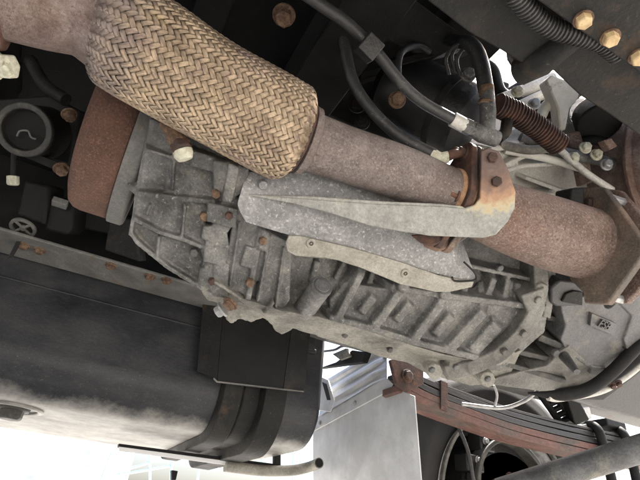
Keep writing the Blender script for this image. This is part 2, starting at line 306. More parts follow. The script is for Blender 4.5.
def spline(pts, n=10):
    """Catmull-Rom through tuples of any length"""
    P = [np.array(p, float) for p in pts]; P = [2 * P[0] - P[1]] + P + [2 * P[-1] - P[-2]]
    out = []
    for i in range(1, len(P) - 2):
        for k in range(n):
            t = k / n; a, b, c, d = P[i - 1:i + 3]
            out.append(.5 * (2 * b + (c - a) * t + (2 * a - 5 * b + 4 * c - d) * t * t + (3 * b - a - 3 * c + d) * t ** 3))
    out.append(P[-2]); return out
def pxline(pts, n=8):                      # (px, py, depth) control points to a smooth line in space
    return [Vector(q) for q in spline([at(*p[:3]) for p in pts], n)]

WL = {}
def thing(name, label, cat, base, group=None):
    o = bpy.data.objects.new(name, None); COL.objects.link(o); o.location = base; o.empty_display_size = .02
    o['label'] = label; o['category'] = cat
    if group: o['group'] = group
    WL[o.name] = Vector(base); return o
def link_mesh(me, name, mat, parent, base):
    o = bpy.data.objects.new(name, me); COL.objects.link(o)
    me.materials.clear(); me.materials.append(MT[mat])
    if parent: o.parent = parent; o.location = base - WL[parent.name]
    else: o.location = base
    WL[o.name] = Vector(base); return o
def part(name, mb, mat, parent=None, bevel=0.0, angle=35, seg=2, base=None, smooth=True):
    if base is None: base = WL[parent.name] if parent else Vector((0, 0, 0))
    base = Vector(base)
    me = bpy.data.meshes.new(name); me.from_pydata([tuple(v - base) for v in mb.v], [], mb.f); me.validate(); me.update()
    bm = bmesh.new(); bm.from_mesh(me); bmesh.ops.recalc_face_normals(bm, faces=bm.faces); bm.to_mesh(me); bm.free()
    if smooth:
        me.polygons.foreach_set('use_smooth', [True] * len(me.polygons)); me.set_sharp_from_angle(angle=R(angle))
    o = link_mesh(me, name, mat, parent, base)
    if bevel:
        b = o.modifiers.new('bevel', 'BEVEL'); b.width = bevel; b.segments = seg; b.limit_method = 'ANGLE'; b.angle_limit = R(30); b.harden_normals = False
    return o
def solo(name, label, cat, mb, mat, group=None, **kw):
    lo = Vector((sum(v.x for v in mb.v) / len(mb.v), sum(v.y for v in mb.v) / len(mb.v), min(v.z for v in mb.v)))
    o = part(name, mb, mat, None, base=lo, **kw); o['label'] = label; o['category'] = cat
    if group: o['group'] = group
    return o
def cast(name, mb, mat, parent, voxel=.0021, it=2, cutters=(), bumpy=.00035):
    base = WL[parent.name]
    me = bpy.data.meshes.new(name); me.from_pydata([tuple(v - base) for v in mb.v], [], mb.f); me.validate()
    bm = bmesh.new(); bm.from_mesh(me); bmesh.ops.triangulate(bm, faces=[f for f in bm.faces if len(f.verts) > 4]); bm.to_mesh(me); bm.free()
    t = bpy.data.objects.new('tmp', me); COL.objects.link(t)
    rm = t.modifiers.new('r', 'REMESH'); rm.mode = 'VOXEL'; rm.voxel_size = voxel; rm.use_smooth_shade = True
    tmp = []
    for c in cutters:
        cm = bpy.data.meshes.new('c'); cm.from_pydata([tuple(v - base) for v in c.v], [], c.f); co = bpy.data.objects.new('c', cm); COL.objects.link(co); tmp.append(co)
        b = t.modifiers.new('b', 'BOOLEAN'); b.object = co; b.operation = 'DIFFERENCE'; b.solver = 'FAST'
    s = t.modifiers.new('s', 'SMOOTH'); s.factor = .5; s.iterations = it
    dg = bpy.context.evaluated_depsgraph_get(); dg.update()
    out = bpy.data.meshes.new_from_object(t.evaluated_get(dg)); out.name = name
    for o in [t] + tmp: bpy.data.objects.remove(o)
    n = len(out.vertices); co = np.empty(n * 3); out.vertices.foreach_get('co', co); co = co.reshape(-1, 3)
    nr = np.empty(n * 3); out.vertices.foreach_get('normal', nr); nr = nr.reshape(-1, 3)
    h = np.array([mnoise.noise(Vector(p) * 45) + .6 * mnoise.noise(Vector(p) * 120) for p in co])
    co += nr * (h * bumpy)[:, None]; out.vertices.foreach_set('co', co.ravel()); out.update()
    out.polygons.foreach_set('use_smooth', [True] * len(out.polygons))
    return link_mesh(out, name, mat, parent, base)
def structure(o): o['kind'] = 'structure'; return o

X_, Y_, Z_ = Vector((1, 0, 0)), Vector((0, 1, 0)), Vector((0, 0, 1))
TC = -F_                                   # towards the camera

# ================================================================== the setting
structure(part('ground', M().add([(-120, -120, 0), (120, -120, 0), (120, 120, 0), (-120, 120, 0)], [(0, 1, 2, 3)]), 'concrete'))

# floor of the truck overhead
t = thing('truck_floor', 'black underside of the truck floor above the gearbox', 'truck floor', (-.9, .6, 1.2))
m = M(); m.box((-.985, .6, 1.23), (1.515, 1.12, .03)); part('floor_sheet', m, 'black', t, .004)
for x in (-1.1, -.55, .0, .40):
    m = M(); m.box((x, .6, 1.165), (.03, 1.1, .035)); part('floor_beam', m, 'black', t, .004)

# far frame rail: channel, open to the middle of the truck
ZR = .82
yA = onz(60, 247, ZR).y; yB = onz(60, 269, ZR).y
t = thing('frame_rail', 'worn grey frame rail with rusty bolts along its lower flange above the fuel tank', 'frame rail', (-.2, yB, ZR))
x0, x1 = -1.6, 2.2
m = M()
m.box(((x0 + x1) / 2, (yA + yB) / 2, ZR + .0035), ((x1 - x0) / 2, (yB - yA) / 2, .0035)); part('lower_flange', m, 'rail', t, .002)
m = M(); m.box(((x0 + x1) / 2, yB - .0035, ZR + .122), ((x1 - x0) / 2, .0034, .1145)); part('web', m, 'black', t)  # black, unlike the lower flange: shade inside the channel put into the colour
m = M(); m.box(((x0 + x1) / 2, (yA + yB) / 2, ZR + .2405), ((x1 - x0) / 2, (yB - yA) / 2, .0035)); part('upper_flange', m, 'black', t, .002)  # also blackened for the shade inside the channel
for px, py in ((24, 245), (40, 250), (111, 265), (150, 276), (167, 280)):
    m = M(); m.bolt(onz(px, py, ZR), -Z_, .0095, .009); part('bolt', m, 'rust_bolt', t, .001)

# near frame rail
zN = .80
e0, e1 = onz(545, 2, zN), onz(640, 77, zN)
yE = (e0.y + e1.y) / 2
t = thing('frame_rail', 'black frame rail with tan bolt heads beside the corrugated conduit', 'frame rail', (.2, yE - .05, zN))
m = M(); prof = [(yE, zN), (yE - .12, zN), (yE - .12, zN + .24), (yE, zN + .24), (yE, zN + .233), (yE - .113, zN + .233), (yE - .113, zN + .007), (yE, zN + .007)]
m.prism([Vector((-1.6, y, z)) for y, z in prof], [Vector((2.2, y, z)) for y, z in prof]); part('channel', m, 'black_dusty', t, .002)
for px, py in ((583, 19), (610, 37), (638, 56)):
    m = M(); m.bolt(onz(px, py, zN - .0015), -Z_, .0076, .009, False); bo = part('bolt', m, 'bolt_tan', t, .0004); m = M(); m.cyl(onz(px, py, zN) - Z_ * .0016, onz(px, py, zN) + Z_ * .001, .0096, None, 24); part('washer', m, 'rust_bolt', bo)
# inner gusset plate, hung from the near rail
t = thing('gusset_plate', 'dark painted inner frame plate with worn rusty edge beneath the conduit', 'frame plate', (.4, yE + .05, zN + .03))
zG = zN + .03
pl = [onz(px, py, zG) for px, py in ((300, -60), (420, -5), (468, 32), (500, 50), (535, 72), (548, 66), (580, 96), (610, 115), (660, 150), (740, 130), (560, 12), (520, -60))]
m = M(); m.ext(pl, Z_ * .012); part('plate', m, 'black_dusty', t, .002)
m = M(); m.tube([onz(520, 72, zG + .01), onz(540, 62, zG + .0), onz(575, 35, zG - .0)], [.016, .017, .014], 20); part('corner_tube', m, 'black_dusty', t)
m = M(); m.prism([onz(505, 46, zG + .001), onz(534, 70, zG + .001), onz(522, 84, zG + .045), onz(507, 60, zG + .045)], [onz(505, 46, zG + .001) + X_ * .004, onz(534, 70, zG + .001) + X_ * .004, onz(522, 84, zG + .045) + X_ * .004, onz(507, 60, zG + .045) + X_ * .004]); part('turned_edge', m, 'black_dusty', t, .001)

# corrugated conduit
def corrugated(mb, line, r, pitch, amp, seg=16):
    L = [0]
    for a, b in zip(line, line[1:]): L.append(L[-1] + (b - a).length)
    n = max(8, int(L[-1] / pitch * 4)); pts, rr = [], []
    for i in range(n + 1):
        d = L[-1] * i / n; k = max(j for j in range(len(L)) if L[j] <= d + 1e-9); k = min(k, len(L) - 2)
        f = (d - L[k]) / max(1e-9, L[k + 1] - L[k]); pts.append(line[k].lerp(line[k + 1], f)); rr.append(r + amp * (1 if (i % 4) < 2 else -1))
    return mb.tube(pts, rr, seg)
def onzp(pts, z, n=8): return [Vector(q) for q in spline([onz(p[0], p[1], z + (p[2] if len(p) > 2 else 0)) for p in pts], n)]
m = corrugated(M(), onzp([(505, -20), (525, 6), (548, 26), (575, 35), (600, 42), (618, 55)], zN + .012), .0095, .0045, .0011)
solo('conduit', 'black corrugated conduit running along the inner edge of the bolted frame rail', 'conduit', m, 'rubber')

# crossmembers between the rails
def crossmember(x, label, z0=.95, h=.12, w=.09):
    t = thing('crossmember', label, 'crossmember', (x, .6, z0))
    prof = [(x, z0), (x + w, z0), (x + w, z0 + h), (x + w - .006, z0 + h), (x + w - .006, z0 + .006), (x + .006, z0 + .006), (x + .006, z0 + h), (x, z0 + h)]
    m = M(); m.prism([Vector((a, yE, b)) for a, b in prof], [Vector((a, yA, b)) for a, b in prof]); part('channel', m, 'black', t, .003)
    return t
c1 = crossmember(.16, 'black channel crossmember above the woven exhaust section', 1.0)
for px, py in ((284, 15),):
    m = M(); m.bolt(onz(px, py, 1.0), (at(px, py, .3) - at(px, py, 1)).normalized() * .5 - Z_, .013, .02); part('bolt', m, 'rust_bolt', c1, .001)
c2 = crossmember(-.42, 'black channel crossmember beyond the rusty brake drum', 1.06)

# ================================================================== exhaust
EX = [(-40, -14, .470), (40, 8, .500), (105, 27, .525), (150, 53, .540), (203, 86, .560), (254, 114, .583), (300, 138, .605), (350, 156, .628), (400, 173, .652), (455, 197, .682), (510, 219, .712), (550, 233, .735), (584, 243, .755)]
axis = [Vector(q) for q in spline([at(*p) for p in EX], 12)]
arc = [0]
for a, b in zip(axis, axis[1:]): arc.append(arc[-1] + (b - a).length)
arc = np.array(arc); AX = np.array([tuple(p) for p in axis])
def ax_at(s): return Vector([np.interp(s, arc, AX[:, k]) for k in range(3)])
def s_of(i): return arc[i * 12]
def ax_dir(s): return (ax_at(s + .004) - ax_at(s - .004)).normalized()
ex = thing('exhaust_pipe', 'rusty exhaust pipe with a woven flexible middle section above the gearbox', 'exhaust pipe', ax_at(s_of(6)) - Z_ * .07)
def pipe_piece(name, s0, s1, prof, mat, n=40, seg=48):
    m = M(); S = np.linspace(s0, s1, n); m.tube([ax_at(s) for s in S], [float(np.interp(s, [p[0] for p in prof], [p[1] for p in prof])) for s in S], seg)
    return part(name, m, mat, ex)
sb0, sb1 = s_of(2) - .004, s_of(6)
pipe_piece('inlet_pipe', s_of(0), sb0 + .02, [(s_of(0), .042), (s_of(1) + .01, .0415), (s_of(1) + .035, .040), (sb0 - .018, .0435), (sb0 + .004, .0525), (sb0 + .02, .053)], 'rust_pink')
sl = s_of(1) - .036
m = M(); m.ring(ax_at(sl), ax_dir(sl), .053, .03, .014, 48); part('inlet_flange', m, 'rust_orange', ex, .003)
def braid_r(s):
    u = (s - sb0) / (sb1 - sb0)
    return .0615 - .008 * max(0, (.10 - u) / .10) ** 2 - .016 * max(0, (u - .93) / .07) ** 2.2 + .0012 * math.sin(u * 9)
S = np.linspace(sb0, sb1, 60)
m = M(); m.tube([ax_at(s) for s in S], [braid_r(s) - .0026 for s in S], 60)
braid = part('flexible_braid', m, 'black_hole', ex)  # black core tube darkens the gaps between strands
MT['braid'] = braid_material(tuple(ax_at(sb0) - WL['exhaust_pipe']))
# the braid itself: every flat ribbon of wire is one strand, two over and two under
NS = 48; k45 = 1 / .0608
ref = Vector((0, 0, 1))
def strand(sign, i):
    ds = math.pi / (k45 * NS) / 4; n = int((sb1 - sb0) / ds); vs, fs, uvs = [], [], []
    wid = 2 * math.pi * .0615 / NS * .7071 * random.uniform(.86, .96)
    jit = random.uniform(-.12, .12)
    prev = None
    P = []
    for q in range(n + 1):
        s = sb0 + (sb1 - sb0) * q / n; c = ax_at(s); T = ax_dir(s); u = (ref - T * ref.dot(T)).normalized(); v = T.cross(u)
        sp = s - sb0; th = sign * k45 * sp + 2 * math.pi * (i + jit * .25) / NS
        other = i + sign * 2 * k45 * sp * NS / (2 * math.pi)
        x = other + i + .5
        h = math.tanh(2.2 * math.sin(math.pi * x / 2)) * sign
        rad = u * math.cos(th) + v * math.sin(th)
        P.append((c, rad, braid_r(s) + h * .0012, T, sign * rad.cross(T) * -1))
    for q in range(n + 1):
        c, rad, rr, T, circ = P[q]
        tang = (P[min(q + 1, n)][0] + P[min(q + 1, n)][1] * P[min(q + 1, n)][2] - P[max(q - 1, 0)][0] - P[max(q - 1, 0)][1] * P[max(q - 1, 0)][2]).normalized()
        B = tang.cross(rad).normalized(); Nn = rad
        cen = c + rad * rr
        for j, uu in enumerate((-1, -.55, 0, .55, 1)):
            vs.append(cen + B * (uu * wid / 2) + Nn * (.0009 * (1 - uu * uu)))
            uvs.append((j / 4, q * .1))
    for q in range(n):
        for j in range(4):
            a = q * 5 + j; fs.append((a, a + 1, a + 6, a + 5))
    base = WL['exhaust_pipe']
    me = bpy.data.meshes.new('strand'); me.from_pydata([tuple(p - base) for p in vs], [], fs); me.update()
    ul = me.uv_layers.new(name='uv'); li = np.empty(len(me.loops), dtype=np.int32); me.loops.foreach_get('vertex_index', li)
    ul.data.foreach_set('uv', np.array(uvs, dtype=np.float32)[li].ravel())
    me.polygons.foreach_set('use_smooth', [True] * len(me.polygons))
    link_mesh(me, 'strand', 'braid', braid, base)
for i in range(NS):
    strand(1, i); strand(-1, i)
# collar, middle pipe
m = M(); S = [sb1 - .006, sb1 - .004, sb1 + .002, sb1 + .004]; m.tube([ax_at(s) for s in S], [.044, .049, .049, .044], 48); part('braid_clamp', m, 'rust_dark', ex)
m = M(); S = [sb1 + .004, sb1 + .006, sb1 + .014, sb1 + .017]; m.tube([ax_at(s) for s in S], [.042, .0462, .0452, .040], 48); part('collar', m, 'rust_grey', ex)
sf = s_of(9)
pipe_piece('middle_pipe', sb1 - .01, sf - .002, [(sb1, .0395), (sb1 + .06, .0375), (sf, .0385)], 'rust_grey')
m = M(); S = [sf - .016, sf - .0135, sf - .010]; m.tube([ax_at(s) for s in S], [.0385, .0402, .0405], 40); part('weld_bead', m, 'gasket', ex)
def flange_plate(name, s, th, R0, ear, er, major, mat, parent=None):
    c = ax_at(s); a = ax_dir(s); mj = (major - a * major.dot(a)).normalized(); mn = a.cross(mj)
    pts2 = [(math.cos(q) * R0, math.sin(q) * R0) for q in np.linspace(0, 2 * math.pi, 48, endpoint=False)]
    for sg in (1, -1): pts2 += [(sg * ear + math.cos(q) * er, math.sin(q) * er) for q in np.linspace(0, 2 * math.pi, 24, endpoint=False)]
    pts2 = sorted(set((round(x, 6), round(y, 6)) for x, y in pts2))
    def half(ps):
        h = []
        for p in ps:
            while len(h) > 1 and (h[-1][0] - h[-2][0]) * (p[1] - h[-2][1]) - (h[-1][1] - h[-2][1]) * (p[0] - h[-2][0]) <= 0: h.pop()
            h.append(p)
        return h[:-1]
    hull = half(pts2) + half(pts2[::-1])
    m = M(); m.ext([c + mj * x + mn * y for x, y in hull], a * th); part(name, m, mat, ex, .0015)
    return c, a, mj, mn
mjr = (at(468, 152, .66) - at(440, 246, .66)).normalized()
c, a, mj, mn = flange_plate('middle_flange', sf - .010, .010, .048, .064, .018, mjr, 'rust_dark')
flange_plate('middle_flange', sf + .006, .011, .048, .064, .018, mjr, 'rust_flange')
m = M(); m.ring(c + a * .013, a, .043, .036, .005); part('gasket', m, 'gasket', ex)
for sg in (1, -1):
    m = M(); m.bolt(c + mj * .064 * sg, -a, .0085, .010); m.cyl(c + mj * .064 * sg - a * .018, c + mj * .064 * sg + a * .03, .0045); part('flange_bolt', m, 'rust_dark', ex, .0008)
m = M(); m.bolt(at(456, 196, .645), -a, .007, .012); part('nut', m, 'rust_dark', ex, .0008)
for poly, tt, mt in (([(418, 236), (446, 233), (468, 236), (452, 247), (436, 252), (424, 247)], .672, 'rust_flange'), ([(410, 235), (436, 233), (446, 240), (432, 246), (420, 243)], .662, 'rust_dark')):
    m = M(); m.ext([at(px, py, tt) for px, py in poly], F_ * .012 + R_ * .006); part('flange_ear', m, mt, ex, .002)
# front pipe with its bulge
sE = s_of(12)
pipe_piece('front_pipe', sf + .012, sE, [(sf, .040), (sf + .03, .046), (s_of(10) + .01, .0535), (s_of(11), .058), (sE, .0585)], 'rust')
# end flange: two heavy plates square to the pipe
aE = ax_dir(sE - .01); cE = ax_at(sE)
def onE(px, py, d=0): return onp(px, py, cE + aE * d, aE)
def end_plate(poly, d, th, mat):
    m = M(); m.ext([onE(px, py, d) for px, py in poly], aE * th); return part('end_flange', m, mat, ex, .0025)
end_plate([(573, 187), (604, 187), (621, 210), (644, 243), (643, 254), (607, 304), (584, 303), (583, 293), (570, 280), (556, 240), (560, 205)], .0, .013, 'clamp')
end_plate([(592, 187), (620, 190), (642, 215), (668, 250), (664, 262), (626, 303), (598, 302), (590, 290), (580, 240), (585, 205)], .036, .012, 'rust')
m = M(); m.tube([cE, cE + aE * .12], [.05, .06], 40); part('elbow_pipe', m, 'rust', ex)
for px, py, mm in ((589, 204, 'rust_dark'),):
    m = M(); m.bolt(onE(px, py, -.001), -aE, .009, .008); part('flange_bolt', m, mm, ex, .0008)
for px, py in ((610, 198), (607, 296)):
    m = M(); m.cyl(onE(px, py, .008), onE(px, py, .008) + aE * .03, .007, None, 6); part('flange_bolt', m, 'bolt_zinc', ex, .0008)

# galvanised support bracket carrying the flange
gb = thing('exhaust_bracket', 'pale galvanised arm bracket bolted to the exhaust flange', 'bracket', at(400, 236, .64))
MT['bracket'] = heat_stained('bracket_steel', tuple(at(490, 150, .634) - at(400, 236, .64)), .025, .092)
def tb(px): return .612 + .022 * (px - 240) / 280
arm = [(240, 194), (262, 195), (310, 199), (380, 204), (440, 206), (466, 208), (475, 205), (480, 198), (481, 176), (481, 151), (488, 148), (499, 151), (508, 168), (516, 192), (515, 208), (508, 222), (496, 235), (484, 238), (430, 236), (386, 229), (374, 227), (330, 213), (290, 203)]
m = M(); m.ext([at(px, py, tb(px)) for px, py in arm], F_ * .005 + U_ * .001); part('arm', m, 'bracket', gb, .0015)
m = M(); m.ext([at(px, py, tb(px) + .0008) for px, py in ((258, 195.5), (310, 199.5), (380, 204.5), (440, 206.5), (466, 208.5), (462, 206), (440, 203.6), (380, 201), (310, 196))], F_ * .035 - U_ * .004); part('turned_edge', m, 'bracket', gb, .001)
for px, py in ((492, 158), (496, 182)):
    m = M(); m.bolt(at(px, py, tb(px) - .001), (TC + U_ * .15), .0075, .006, False); part('bolt', m, 'rust_dark', gb, .0008)

# heat shield between the pipe and the gearbox
hs = thing('heat_shield', 'speckled blue grey galvanised heat shield beneath the exhaust bracket', 'heat shield', G(380, 260, .05))
m = M()
rows = [[(247, 172), (300, 170), (360, 172), (420, 205), (462, 240)], [(241, 192), (300, 196), (360, 204), (420, 226), (470, 262)], [(238, 206), (290, 218), (350, 230), (414, 252), (475, 276)], [(246, 222), (290, 235), (345, 247), (405, 266), (470, 281)]]
offs = [.034, .049, .054, .056]
rows = [[np.array(q) for q in spline(r, 6)] for r in rows]
fine = []; 
for jcol in range(len(rows[0])):
    fine.append([np.array(q) for q in spline([(r[jcol][0], r[jcol][1], o) for r, o in zip(rows, offs)], 5)])
nc, nr = len(fine), len(fine[0]); vs = []; 
for dlt in (0, -.0025):
    for c_ in fine:
        for q in c_: vs.append(G(q[0], q[1], q[2] + dlt + .0012 * math.sin(q[0] * .09) * math.sin(q[1] * .13)))
fs = []
N0 = nc * nr
for i in range(nc - 1):
    for j in range(nr - 1):
        fs.append((i * nr + j, i * nr + j + 1, (i + 1) * nr + j + 1, (i + 1) * nr + j)); fs.append((N0 + i * nr + j, N0 + (i + 1) * nr + j, N0 + (i + 1) * nr + j + 1, N0 + i * nr + j + 1))
for i in range(nc - 1):
    for j in (0, nr - 1): fs.append((i * nr + j, (i + 1) * nr + j, N0 + (i + 1) * nr + j, N0 + i * nr + j))
for j in range(nr - 1):
    for i in (0, nc - 1): fs.append((i * nr + j, i * nr + j + 1, N0 + i * nr + j + 1, N0 + i * nr + j))
m.add(vs, fs); part('sheet', m, 'galv', hs, angle=50)
lip = [(289, 236), (300, 236), (318, 240), (352, 248), (400, 262), (440, 276), (474, 282), (472, 287), (450, 292), (436, 292), (400, 284), (372, 272), (340, 261), (315, 256), (296, 256), (287, 251), (286, 243)]
m = M(); m.rel([(x, y, .060) for x, y in lip], .056); lp = part('mounting_lip', m, 'shield_tan', hs, .001)
for px, py in ((311, 243), (405, 273)):
    m = M(); p = G(px, py, .060); m.cyl(p, p + GN * .002, .0072, .0068); part('screw', m, 'shield_tan', lp, .0006)
    m = M(); m.ring(p + GN * .002, GN, .003, .0017, .002, 16); part('screw_recess', m, 'rust_dark', lp)
m = M(); p = G(263, 185, .046); m.cyl(p - GN * .004, p + GN * .0035, .0075, .006); part('rivet', m, 'galv', hs, .0008)
m = M(); m.tube([Vector(q) for q in spline([G(464, 262, .062), G(474, 272, .062), G(476, 279, .06), G(468, 281, .062), G(455, 281, .062), G(452, 277, .062)], 6)], .0016, 8); part('edge_seal', m, 'black_hole', hs)

# ================================================================== gearbox
gx = thing('gearbox', 'grey cast aluminium gearbox with ribbed case below the exhaust', 'gearbox', Vector((.35, .60, .62)))
B = -.17
# rear case
m = M()
m.rel([(158, 100, -.03), (150, 116, -.03), (143, 150, -.034), (135, 192, -.026), (130, 230, -.024), (135, 242, -.028), (168, 269, -.026), (205, 292, -.018), (228, 300, -.005), (234, 240, .004), (240, 170, -.004), (246, 112, -.03)], B)
m.rel([(150, 118, -.022), (176, 128, -.012), (178, 150, -.006), (168, 190, -.012), (139, 190, -.022), (145, 150, -.028)], B)       # swelling at the upper left
m.rel([(170, 122, -.012), (226, 150, .006), (216, 197, .010), (164, 193, -.004), (168, 160, -.012)], B, 1.03)
m.rib((138, 194), (214, 203), 5, (-.006, .026), -.05)                                                   # long ridge
m.path([(133, 219, .010), (160, 233, .022), (186, 241, .024), (203, 248, .022)], 4, .02, -.05)
m.path([(131, 234, .002), (137, 243, .002), (168, 268, .008), (206, 291, .014)], 4, .0, -.06)
m.path([(133, 219, .008), (130, 236, .0)], 4, .004, -.05)
m.path([(203, 248, .016), (206, 262, .016), (200, 288, .01)], 6, .014, -.05)
m.rel([(135, 222, -.010), (161, 235, .006), (161, 262, -.006), (136, 240, -.016)], B)
m.rel([(137, 197, -.008), (172, 199, .010), (206, 206, .016), (204, 244, .014), (160, 232, .012), (134, 219, -.002)], B)
m.rel([(158, 234, .002), (200, 246, .008), (200, 284, .002), (158, 260, -.008)], B)
# joint flange with bolt lugs
m.path([(232, 196, .024), (228, 218, .026), (218, 232, .026), (222, 252, .024), (212, 270, .022), (216, 292, .018)], 17, .024, -.06)
for x0_, y0_, x1_, y1_, o_ in ((206, 203, 224, 222, .030), (201, 226, 220, 240, .026), (203, 244, 220, 262, .028), (198, 268, 216, 286, .022), (222, 206, 238, 226, .032), (212, 262, 230, 296, .026)):
    m.rel([(x0_ + 2, y0_, o_), (x1_, y0_ + 3, o_), (x1_ - 2, y1_ + 3, o_), (x0_, y1_, o_)], -.05, 1.06)
# boss and plug block beside the braid
m.rel([(213, 160, .036), (250, 168, .040), (244, 192, .044), (229, 202, .042), (214, 192, .036)], -.03, 1.06)
m.rel([(229, 163, .052), (240, 167, .052), (232, 204, .05), (222, 201, .05)], -.02, 1.05)
m.rel([(192, 150, .024), (216, 158, .030), (212, 172, .030), (189, 166, .024)], -.02, 1.05)
m.rib((150, 205), (146, 216), 3, .012, -.05, 1.1); m.rib((185, 204), (182, 236), 3, .022, -.05, 1.1); m.rib((159, 236), (157, 258), 3, .012, -.05, 1.2)
m.rib((146, 150), (200, 166), 3, .004, -.05, 1.2); m.rib((176, 132), (172, 190), 3, .004, -.05, 1.2)
rc = cast('rear_case', m, 'cast', gx)
# middle case
m = M()
m.rel([(232, 168, -.01), (300, 190, .0), (318, 240, .008), (300, 320, .004), (262, 312, .012), (226, 299, .014), (224, 262, .018), (234, 215, .016)], B)
m.rel([(269, 232, .030), (292, 244, .030), (290, 300, .030), (282, 311, .022), (256, 303, .024)], -.04, 1.03)
m.rel([(236, 205, .026), (262, 222, .028), (262, 268, .028), (250, 298, .024), (228, 288, .022), (226, 262, .024)], -.04, 1.04)
m.rib((262, 228), (248, 300), 6, (.034, .032), -.02)
m.rel([(262, 230, .038), (270, 233, .038), (266, 252, .038), (258, 250, .038)], -.02, 1.2)
for a_, b_, o_ in (((270, 236), (258, 302), .035), ((284, 248), (276, 308), .035), ((240, 222), (230, 286), .030)): m.rib(a_, b_, 2.5, o_, .0, 1.1)
m.rel([(246, 246, .033), (258, 250, .033), (253, 270, .033), (240, 266, .033)], .0, 1.1)
mc = cast('middle_case', m, 'cast', gx)
# scalloped bottom flange, turned downwards
m = M()
sc_ = [(200, 286, .020), (212, 280, .026), (240, 299, .034), (282, 311, .036), (320, 318, .034), (345, 326, .03), (344, 343, -.012), (320, 336, -.008), (306, 333, -.010), (300, 331, -.012), (296, 325, -.004), (292, 330, -.012), (282, 335, -.018), (275, 331, -.014), (271, 322, -.004), (261, 317, .0), (251, 323, -.010), (246, 320, -.006), (241, 317, .0), (236, 321, -.008), (231, 324, -.012), (226, 320, -.010), (224, 306, .0), (214, 300, .0), (208, 301, -.002), (203, 295, .004)]
m.rel(sc_, -.05, 1.0)
m.rib((214, 282), (240, 299), 3, .034, .0); m.rib((264, 314), (274, 303), 3, .036, .0)
bf = cast('bottom_flange', m, 'cast_dusty', gx)
# ribbed main case
m = M()
m.rel([(285, 200, -.03), (288, 250, .0), (292, 316, .008), (330, 324, .010), (440, 360, .012), (500, 372, .014), (545, 332, .016), (551, 292, .0), (548, 235, -.03), (420, 200, -.04)], B)
m.rel([(330, 300, .016), (345, 283, .020), (395, 290, .026), (450, 299, .028), (545, 308, .026), (530, 338, .030), (500, 358, .026), (470, 362, .024), (400, 342, .026), (330, 320, .022)], -.05, 1.02)
for a, b, w_, o in (((339, 318), (361, 276), 7, (.036, .032)), ((362, 313), (374, 298), 8, (.030, .033)), ((374, 329), (405, 287), 8, (.038, .037)), ((397, 321), (411, 305), 8, (.032, .035)),
                    ((414, 341), (443, 303), 8, (.040, .040)), ((436, 335), (452, 317), 8, (.034, .037)), ((452, 348), (484, 313), 9, (.041, .041)), ((474, 352), (498, 326), 12, (.034, .038))):
    m.rib(a, b, w_, o, .0, 1.9)
m.path([(330, 318, .034), (375, 330, .037), (415, 343, .039), (455, 353, .040), (492, 362, .038)], 6, .036, .0)     # sill below the ribs
m.path([(392, 288, .032), (450, 297, .036), (546, 309, .034)], 6, .034, .0)
for px, py in ((404, 287), (446, 295)): m.rel([(px + 6 * math.cos(k * .785), py + 6 * math.sin(k * .785), .044) for k in range(8)], .0, 1.3)
m.rib((468, 266), (536, 281), 4, .018, -.05)
for a, b in (((487, 301), (495, 279)), ((505, 302), (509, 280)), ((463, 294), (470, 280)), ((516, 303), (519, 284))): m.rib(a, b, 6, .020, -.05)
m.rel([(503, 280, .012), (517, 283, .012), (513, 303, .014), (499, 300, .014)], -.05, 1.1)
m.path([(318, 262), (312, 284)], 6, .014, -.05); m.rib((345, 262), (336, 280), 5, .012, -.05); m.rib((375, 268), (370, 283), 5, .012, -.05)
# breather boss
m.cyl(G(304, 310, .012), G(321, 287, .046), .0185, .0165, 28)
mn_ = cast('main_case', m, 'cast', gx)
m = M(); p0, p1 = G(321, 287, .046), G(304, 310, .012); d = (p0 - p1).normalized()
m.cyl(p0 - d * .002, p0 + d * .004, .0178, .0165, 28); m.cyl(p0 + d * .004, p0 + d * .006, .0125, .012, 28); part('filler_cap', m, 'cast_smooth', gx, .001)
# sloping lower sill of the main case
m = M()
m.rel([(292, 314, .030), (340, 322, .034), (440, 354, .036), (500, 366, .034), (522, 350, .03), (512, 372, .004), (494, 384, -.01), (470, 386, -.014), (442, 378, -.012), (425, 373, -.010), (408, 363, -.002), (380, 357, -.008), (352, 347, -.008), (318, 337, -.008)], -.06)
for px, py in ((435, 372), (456, 368), (488, 380)): m.rel([(px + 8 * math.cos(k * .785), py + 8 * math.sin(k * .785), .028) for k in range(8)], -.03, 1.2)
ls = cast('lower_sill', m, 'cast_dusty', gx)
# joint between gearbox and bell housing
m = M()
m.path([(543, 238, .004), (541, 262, .018), (542, 290, .036), (536, 314, .044), (520, 338, .048), (500, 356, .046), (474, 368, .038), (446, 374, .026)], 14, .04, -.08, 1.05)
m.path([(552, 245, -.004), (552, 288, .020), (547, 318, .030)], 8, .02, -.08, 1.05)
m.rel([(521, 296, .040), (545, 288, .042), (545, 310, .044), (530, 318, .044)], -.04, 1.1)
jf = cast('joint_flange', m, 'cast_mid', gx)
